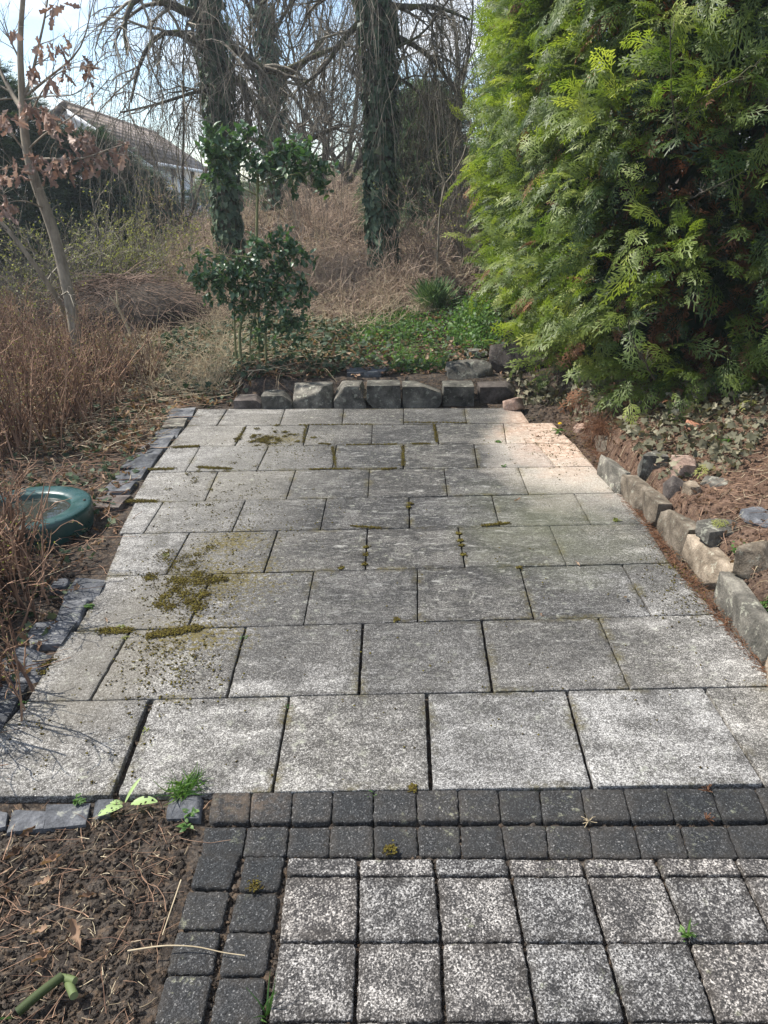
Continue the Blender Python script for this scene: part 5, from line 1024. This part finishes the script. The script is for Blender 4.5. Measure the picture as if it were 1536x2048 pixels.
# ------------------------------------------------------------ moss and weeds of the joints
rg = np.random.default_rng(870)
def mossat(pxs, n, spread, size, rng, zz=.002):
    P_ = []; n = int(n*1.9)
    for (x_, y_) in pxs:
        g_ = gz(x_, y_); P_.append(g_+np.c_[rng.normal(size=(n, 2))*spread, np.abs(rng.normal(size=n))*.003+zz])
    p = np.concatenate(P_); V, F = sph(2); size = size*.8; V = nrm(V)*[1, 1, .45]*(1+.25*rng.normal(size=(len(V), 1)).clip(-1, 1)); m = len(p)
    return inst(V, F, p, frames(np.c_[rng.normal(size=(m, 2)), rng.normal(size=m)*.2], UPV), rng.uniform(.3, 1, m)**2*size, rng.uniform(0, 1, m))
def line(a, b, n): return [tuple(np.array(a)*(1-t)+np.array(b)*t) for t in np.linspace(0, 1, n*3)]
mo = [mossat([(733, 1095), (731, 1110), (730, 1130), (682, 1137), (818, 1015), (820, 1008), (918, 1068), (920, 1082), (923, 1092), (927, 1110), (1038, 1136), (792, 1240), (825, 1578), (1000, 1048)], 60, .007, .007, rg),
  mossat(line((705, 1053), (760, 1057), 5)+line((965, 1052), (1018, 1047), 6)+line((665, 895), (672, 935), 5)+line((806, 895), (806, 932), 6)+line((868, 850), (874, 884), 6)+line((612, 852), (606, 885), 4)+line((620, 939), (700, 938), 7)+line((765, 939), (790, 938), 3)+line((825, 888), (858, 888), 4)+line((640, 888), (660, 889), 3)+line((695, 890), (790, 889), 5)+line((600, 850), (740, 849), 6)+line((810, 845), (930, 846), 6)+line((490, 856), (472, 884), 4), 20, .007, .0052, rg),
  mossat([(520+rg.normal()*22, 880+rg.normal()*5) for _ in range(22)]+[(560+rg.normal()*30, 872+rg.normal()*9) for _ in range(16)], 40, .012, .006, rg),
  mossat([(330, 1195), (350, 1180), (365, 1165), (400, 1165), (380, 1205), (395, 1215), (340, 1215), (370, 1190), (420, 1160), (350, 1160), (320, 1210), (405, 1190), (300, 1155), (440, 1160), (395, 1150)], 150, .020, .006, rg),
  mossat([(330, 1120), (350, 1125), (370, 1115), (395, 1110), (420, 1095), (345, 1140), (380, 1130), (335, 1105)], 80, .022, .005, rg),
  mossat(line((300, 1272), (395, 1256), 9), 70, .011, .006, rg), mossat(line((205, 1262), (258, 1262), 5)+line((255, 1003), (310, 1003), 5)+line((270, 940), (345, 938), 5)+line((350, 895), (395, 893), 4)+line((400, 935), (460, 938), 4), 60, .012, .005, rg),
  mossat([(430+rg.normal()*40, 955+rg.normal()*18) for _ in range(14)], 25, .014, .005, rg),
  mossat([(90, 1330), (85, 1345), (100, 1320), (780, 1700), (510, 1772)], 60, .010, .006, rg)]
stuff(obj('moss', mo, MS['moss']), 'brownish green moss cushions in the joints and on the left slabs', 'moss')
# dark crumbs of moss and dirt lying on the left slabs
cr = [(rg.normal(370, 60), rg.normal(1180, 45)) for _ in range(420)]+[(rg.normal(330, 55), rg.normal(1320, 45)) for _ in range(380)]+[(rg.normal(470, 75), rg.normal(1030, 50)) for _ in range(420)]+[(rg.normal(560, 60), rg.normal(900, 22)) for _ in range(260)]+[(rg.uniform(60, 1500), rg.uniform(830, 1560)) for _ in range(200)]+[(rg.normal(150, 80), rg.normal(1480, 50)) for _ in range(40)]+[(rg.normal(1370, 45), rg.normal(1150, 40)) for _ in range(260)]+[(rg.normal(1120, 50), rg.normal(880, 30)) for _ in range(400)]
stuff(obj('grit', [mossat(cr, 2, .014, .0060, rg, .001)], MS['moss']), 'small dark crumbs of moss and dirt scattered over the left slabs', 'grit')
def rosette(name, px, py, n, ln, mat, label, cat='weed', z=.0, seed=0, up=.5, proto=OVAL, w=1.):
    rl = np.random.default_rng(seed+1000); b = gt(px, py) if z is None else gz(px, py, z); p = np.repeat(b[None], n, 0)+rl.normal(size=(n, 3))*[.008, .008, 0]
    d = nrm(np.c_[rl.normal(size=(n, 2)), np.abs(rl.normal(up, .3, n))]); pv = proto[0]*[1, w, 1]
    return tag(obj(name, [inst(pv, proto[1], p, frames(d, nrm(UPV+rl.normal(size=(n, 3))*.3)), rl.uniform(.3, 1.0, n)*ln*.75, rl.uniform(0, 1, n))], MS[mat], loc=b), label, cat)
for j, a in enumerate([('joint_weed', 1232, 1040, 26, .035, 'bud', 'pale green weed rosette on the right edge of the patio'), ('joint_weed', 996, 883, 30, .04, 'fresh', 'flat green weed on the joint of the sandy slabs near the far right'), ('joint_weed', 1075, 872, 14, .035, 'litter', 'small grey dried weed on the sandy slab below the dandelion'), ('joint_weed', 1008, 932, 14, .03, 'fresh', 'tiny green weed in the joint in the sandy area'), ('joint_weed', 180, 1212, 36, .035, 'fresh', 'small dark green plant at the edging stone joint on the left'),
   ('joint_weed', 243, 1255, 60, .022, 'bud', 'yellow green stonecrop cushion in the joint on the left'), ('joint_weed', 250, 1274, 26, .016, 'bud', 'thin yellow stonecrop sprigs just below the larger cushion'), ('joint_weed', 44, 1407, 14, .022, 'fresh', 'tiny weed at the far left corner of the nearest slab'), ('joint_weed', 157, 1600, 30, .03, 'fresh', 'small weed cushion on the far side of the edging stones above the soil'), ('joint_weed', 385, 1628, 20, .04, 'fresh', 'leafy weed between the squarish edging stone and the black pavers'), ('joint_weed', 372, 1650, 12, .035, 'fresh', 'small leafy weed on the soil by the black pavers'),
   ('joint_weed', 745, 1590, 8, .015, 'fresh', 'tiny green weed in a joint of the upper black paver row'), ('joint_weed', 1376, 1868, 9, .03, 'fresh', 'small grass sprout between the light pavers at the right'), ('joint_weed', 487, 1275, 6, .02, 'fresh', 'tiny bright sprout in the open joint left of centre'), ('joint_weed', 578, 1412, 6, .015, 'fresh', 'tiny bright sprout in the long joint left of the centre slab'), ('joint_weed', 822, 815, 34, .045, 'fresh', 'bright green leafy weed at the foot of the kerb wall'), ('joint_weed', 290, 1462, 8, .02, 'bud', 'small sprout in the widest joint on the left'), ('joint_weed', 330, 1110, 20, .02, 'bud', 'yellowish moss like sprigs on the fourth slab row at the left'), ('joint_weed', 718, 768, 20, .04, 'fresh', 'small green plant growing in front of the flat blue-grey stone'), ('joint_weed', 1085, 1232, 5, .02, 'litter', 'red brown seedling in the joint at the right edge')]):
    rosette(*a, seed=j, up=.25, z=None if j in (15, 18) else .004)
for j, (px, py, n, ln, lb, z_) in enumerate([(372, 1578, 90, .07, 'dense green grass clump at the near left corner of the large slabs', .0), (529, 2035, 7, .09, 'few upright grass blades between black and light pavers at the bottom', -.03), (722, 800, 170, .12, 'dry and green grass clump hanging over the kerb wall', .03), (1376, 1872, 8, .04, 'sparse grass sprout at a light paver corner on the right', 0)]):
    b = gz(px, py, z_); p = b+np.c_[rg.normal(size=(n, 2))*(.02 if n > 20 else .006), np.zeros(n)]
    tag(obj('grass_clump', [grass(p, rg, ln, .9 if n > 20 else .3, .6 if n > 20 else 1.)], MS['straw'] if j == 2 else MS['fresh'], loc=b), lb, 'grass clump')
# chewed pale leaves
b = gz(245, 1612, .01); t = thing('chewed_plant', b, 'pale green weed with big leaves full of holes next to the near edging stones', 'weed')
x = leafmat('pale_leaf', (.30, .42, .16), (.42, .55, .24), (.5, .62, .3), .5, .3, .4)
for (x0, y0), (x1, y1), w_, zt in [((250, 1605), (282, 1556), .16, .06), ((262, 1608), (315, 1604), .45, .015), ((245, 1612), (196, 1632), .5, .012), ((245, 1606), (220, 1606), .5, .02)]:
    a, c = gz(x0, y0, .012), gz(x1, y1, zt); L_ = np.linalg.norm(c-a); nu, nv = 14, 7; U, V_ = np.meshgrid(np.linspace(0, 1, nu), np.linspace(-1, 1, nv), indexing='ij')
    wd = w_*L_*np.sin(np.pi*np.clip(U*.93+.05, 0, 1))**.7*.5; dx = (c-a); sx_ = nrm(np.cross(UPV, dx)); p = a+U[..., None]*dx+(V_*wd)[..., None]*sx_+((.25*V_**2*wd+.08*L_*np.sin(U*3))[..., None])*UPV
    k = (np.arange(nu-1)[:, None]*nv+np.arange(nv-1)[None]).ravel(); F = np.stack([k, k+1, k+nv+1, k+nv], -1); F = F[rg.uniform(size=len(F)) > (.16 if w_ > .3 else .0)]
    obj('leaf', [(p.reshape(-1, 3), F, .5)], x, t, smooth=True)
# dandelion
b = gz(1118, 862, .02); t = thing('dandelion', b, 'small yellow dandelion flower at the foot of the hedge', 'flower')
x = M('yellow_petal', .6); x.col((.85, .62, .02)); q = np.stack([b, b+[0, 0, .03], b+[.003, 0, .055]])
obj('stem', [tubes(resample(q, 6), np.full(6, .0018), 6)], MS['stem'], t); n = 60; d = nrm(np.c_[rg.normal(size=(n, 2)), rg.uniform(.15, 1.2, n)])
obj('flower', [inst(BLADE[0]*[1, 5, .3], BLADE[1], np.repeat((b+[.003, 0, .055])[None], n, 0), frames(d, UPV), np.full(n, .018))], x.m, t)
d = nrm(np.c_[rg.normal(size=(9, 2)), np.full(9, .2)]); obj('leaves', [inst(OVAL[0]*[1, .6, 1], OVAL[1], np.repeat(b[None], 9, 0), frames(d, UPV), np.full(9, .07), rg.uniform(0, 1, 9))], MS['fresh'], t)
# cut green stalks bottom left
x = leafmat('green_stalk', (.04, .06, .022), (.10, .13, .05), (.18, .21, .10), .65, .25, 0)
for j, (a, c, r, lb, mt) in enumerate([((35, 2025), (125, 1952), .011, 'thick dark mossy green cut stalk lying on the soil at the bottom left', leafmat('old_stalk', (.012, .02, .008), (.04, .055, .02), (.09, .11, .04), .7, .2, 0)), ((118, 1955), (150, 1962), .009, 'short light green cut stalk crossing the end of the dark one', x), ((136, 1964), (148, 1992), .010, 'stubby light green stalk piece pointing at the camera', x)]):
    A_, B_ = gz(*a, .015), gz(*c, .03); q = resample([A_, (A_+B_)/2+[0, 0, .004], B_], 8); rr_ = np.full(8, r)
    v, f_, r_, m_ = tubes(q, rr_, 10, np.array([.6])); caps = [list(range(0, 10)), list(range(70, 80))]
    tag(obj('cut_stalk', [(v, f_, .5), (v, [caps[0][::-1], caps[1]], 1.)], mt, loc=A_, smooth=False), lb, 'stalk')
# thin straw lying over the black pavers
q = resample([gz(255, 1902, .012), gz(330, 1890, .012), (gz(400, 1893, .006)), gz(440, 1905, .006), gz(490, 1911, .005)], 14)
tag(obj('straw_stalk', [tubes(q, np.linspace(.0022, .0012, 14), 5)], MS['straw'], loc=q[0]), 'thin yellowish dry stem lying across the two columns of black pavers', 'stem')
q = resample([gz(362, 1760, .012), gz(345, 1810, .02), gz(325, 1870, .012)], 10)
tag(obj('straw_stalk', [tubes(q, np.linspace(.0022, .0014, 10), 5)], MS['straw'], loc=q[0]), 'straight pale dry stem on the soil pointing along the black pavers', 'stem')
# dry curled leaves and needles on the paving
def oneleaf(px, py, ln, lb, mat='litter', proto=OAK2, seed=0, z=.006, nm='dry_leaf'):
    rl = np.random.default_rng(seed); b = gz(px, py, z); d = np.array([[math.cos(seed*2.1), math.sin(seed*2.1), .1]])
    tag(obj(nm, [inst(proto[0], proto[1], b[None], frames(d, UPV), np.array([ln]), np.array([rl.uniform(.4, 1)]))], MS[mat], loc=b), lb, 'leaf')
for j, a in enumerate([(1028, 1002, .04, 'small tan dry leaf on the fifth slab row right of centre'), (1160, 1132, .035, 'reddish dry leaf in the joint right of the swept patch'), (1252, 1193, .04, 'thin orange dry leaf on the third slab row at the right'), (65, 1712+60, .055, 'pale dry leaf on the bare soil at the left'), (160, 1898, .075, 'large curled brown leaf on the soil beside the cut stalks'), (105, 1900, .06, 'brown curled leaf left of the largest curled leaf'), (60, 1868, .05, 'grey brown dead leaf near the left edge on the soil'), (215, 1245+0, .03, 'dark brown leaf scrap near the stonecrop cushion'), (110, 1255, .05, 'rusty brown leaf on the wide dark edging stone'), (280, 940, .04, 'rust coloured leaf beside the narrow edging stone')]):
    oneleaf(*a, seed=j+3)
for j, (px, py, lb) in enumerate([(1412, 1638, 'orange dry cypress scrap between the two black paver rows at the right'), (1415, 1582, 'orange dry cypress sprig at the front edge of the large slab at the right'), (1178, 1642, 'small pale brown scrap between the two black paver rows')]):
    b = gz(px, py, .006); n = 14; d = nrm(np.c_[rg.normal(size=n), rg.normal(size=n)*.4, np.abs(rg.normal(size=n))*.3]); P_ = grow(np.repeat(b[None], n, 0), d, rg.uniform(.01, .03, n), 4, rg, .3)
    tag(obj('cypress_scrap', [tubes(P_, np.full((n, 4), .0013), 3)], MS['dead'] if j < 2 else MS['straw'], loc=b), lb, 'plant scrap')
# orange needles along the right edging, dry tufts under the hedge
n = 1500; yy = rg.uniform(.45, 3.6, n); p = np.c_[np.interp(yy, [.4, 1, 2, 3, 3.6], [1.31, 1.29, 1.29, 1.33, 1.34])+rg.normal(size=n)*.018-.02*(rg.uniform(size=n)), yy, np.full(n, .002)]; d = nrm(np.c_[rg.normal(size=(n, 2)), rg.uniform(0, .3, n)])
p = p[(wob(p, 3., 1) > -.5)]; n = len(p); P_ = grow(p, d[:n], rg.uniform(.01, .045, n), 4, rg, .2)
p2 = gt(1215, 850)+rg.normal(size=(500, 3))*[.09, .10, .03]; P3 = grow(p2, nrm(rg.normal(size=(500, 3))+[-.8, -.5, -.3]), rg.uniform(.05, .16, 500), 5, rg, .15, (0, 0, -.12))
stuff(obj('needles', [tubes(P_, np.full((n, 4), .0011), 3, rg.uniform(0, 1, n)), tubes(P3, np.full((500, 5), .0013), 3, rg.uniform(0, 1, 500))], MS['dead']), 'rusty dry needles along the right edging and under the hedge corner', 'needles')
# yellow green cypress sprigs dropped on the right bank
for j, (px, py, ln, lb) in enumerate([(1425, 940, .16, 'yellow green cypress sprig lying on the bank stones below the hedge'), (1450, 1050, .13, 'yellowish cypress sprig lying on the reddish soil at the right'), (1510, 810, .16, 'yellow tipped cypress sprig at the right edge below the hedge')]):
    b = gt(px, py)+[0, 0, .03]; tag(obj('cypress_sprig', [inst(*FR[j], b[None], frames(np.array([[-.7, -.6, .1]]), UPV), np.array([ln]), np.array([.9]))], MS['bud'], loc=b), lb, 'sprig')
for j, (px, py, lb) in enumerate([(1480, 1105, 'small round leaved green plant on the right bank beside the yellowish stone'), (1465, 1170, 'low green plant behind the longest grey kerb stone'), (1450, 885, 'green weed on the right bank under the cypress hedge'), (1530, 1215, 'small green plant at the right edge of the bank')]):
    b = gt(px, py); p = b+np.c_[rg.normal(size=(60, 2))*.018, np.abs(rg.normal(size=60))*.015]; tag(obj('bank_weed', [leafset(OVAL, p, nrm(np.c_[rg.normal(size=(60, 2)), np.full(60, .5)]), .022, rg)], MS['fresh'], loc=b), lb, 'weed')

# ------------------------------------------------------------ thin scattering box, added to stand in for lens glare
hv, hf = np.array([[x_, y_, z_] for x_ in (-95, 95) for y_ in (-35, 125) for z_ in (-3.5, 10.5)], float), np.array([[0, 1, 3, 2], [4, 6, 7, 5], [0, 4, 5, 1], [2, 3, 7, 6], [0, 2, 6, 4], [1, 5, 7, 3]])
hm = bpy.data.materials.new('veil_volume'); hm.use_nodes = True; ht = hm.node_tree; ht.nodes.clear()
ho = ht.nodes.new('ShaderNodeOutputMaterial'); pvn = ht.nodes.new('ShaderNodeVolumePrincipled'); pvn.inputs['Color'].default_value = (.86, .93, 1, 1); pvn.inputs['Density'].default_value = .0016; pvn.inputs['Anisotropy'].default_value = .3
ht.links.new(pvn.outputs[0], ho.inputs['Volume'])
o = obj('glare_veil', [(hv, hf)], hm); stuff(o, 'thin pale veil over the garden, added to stand in for lens glare', 'glare_veil')
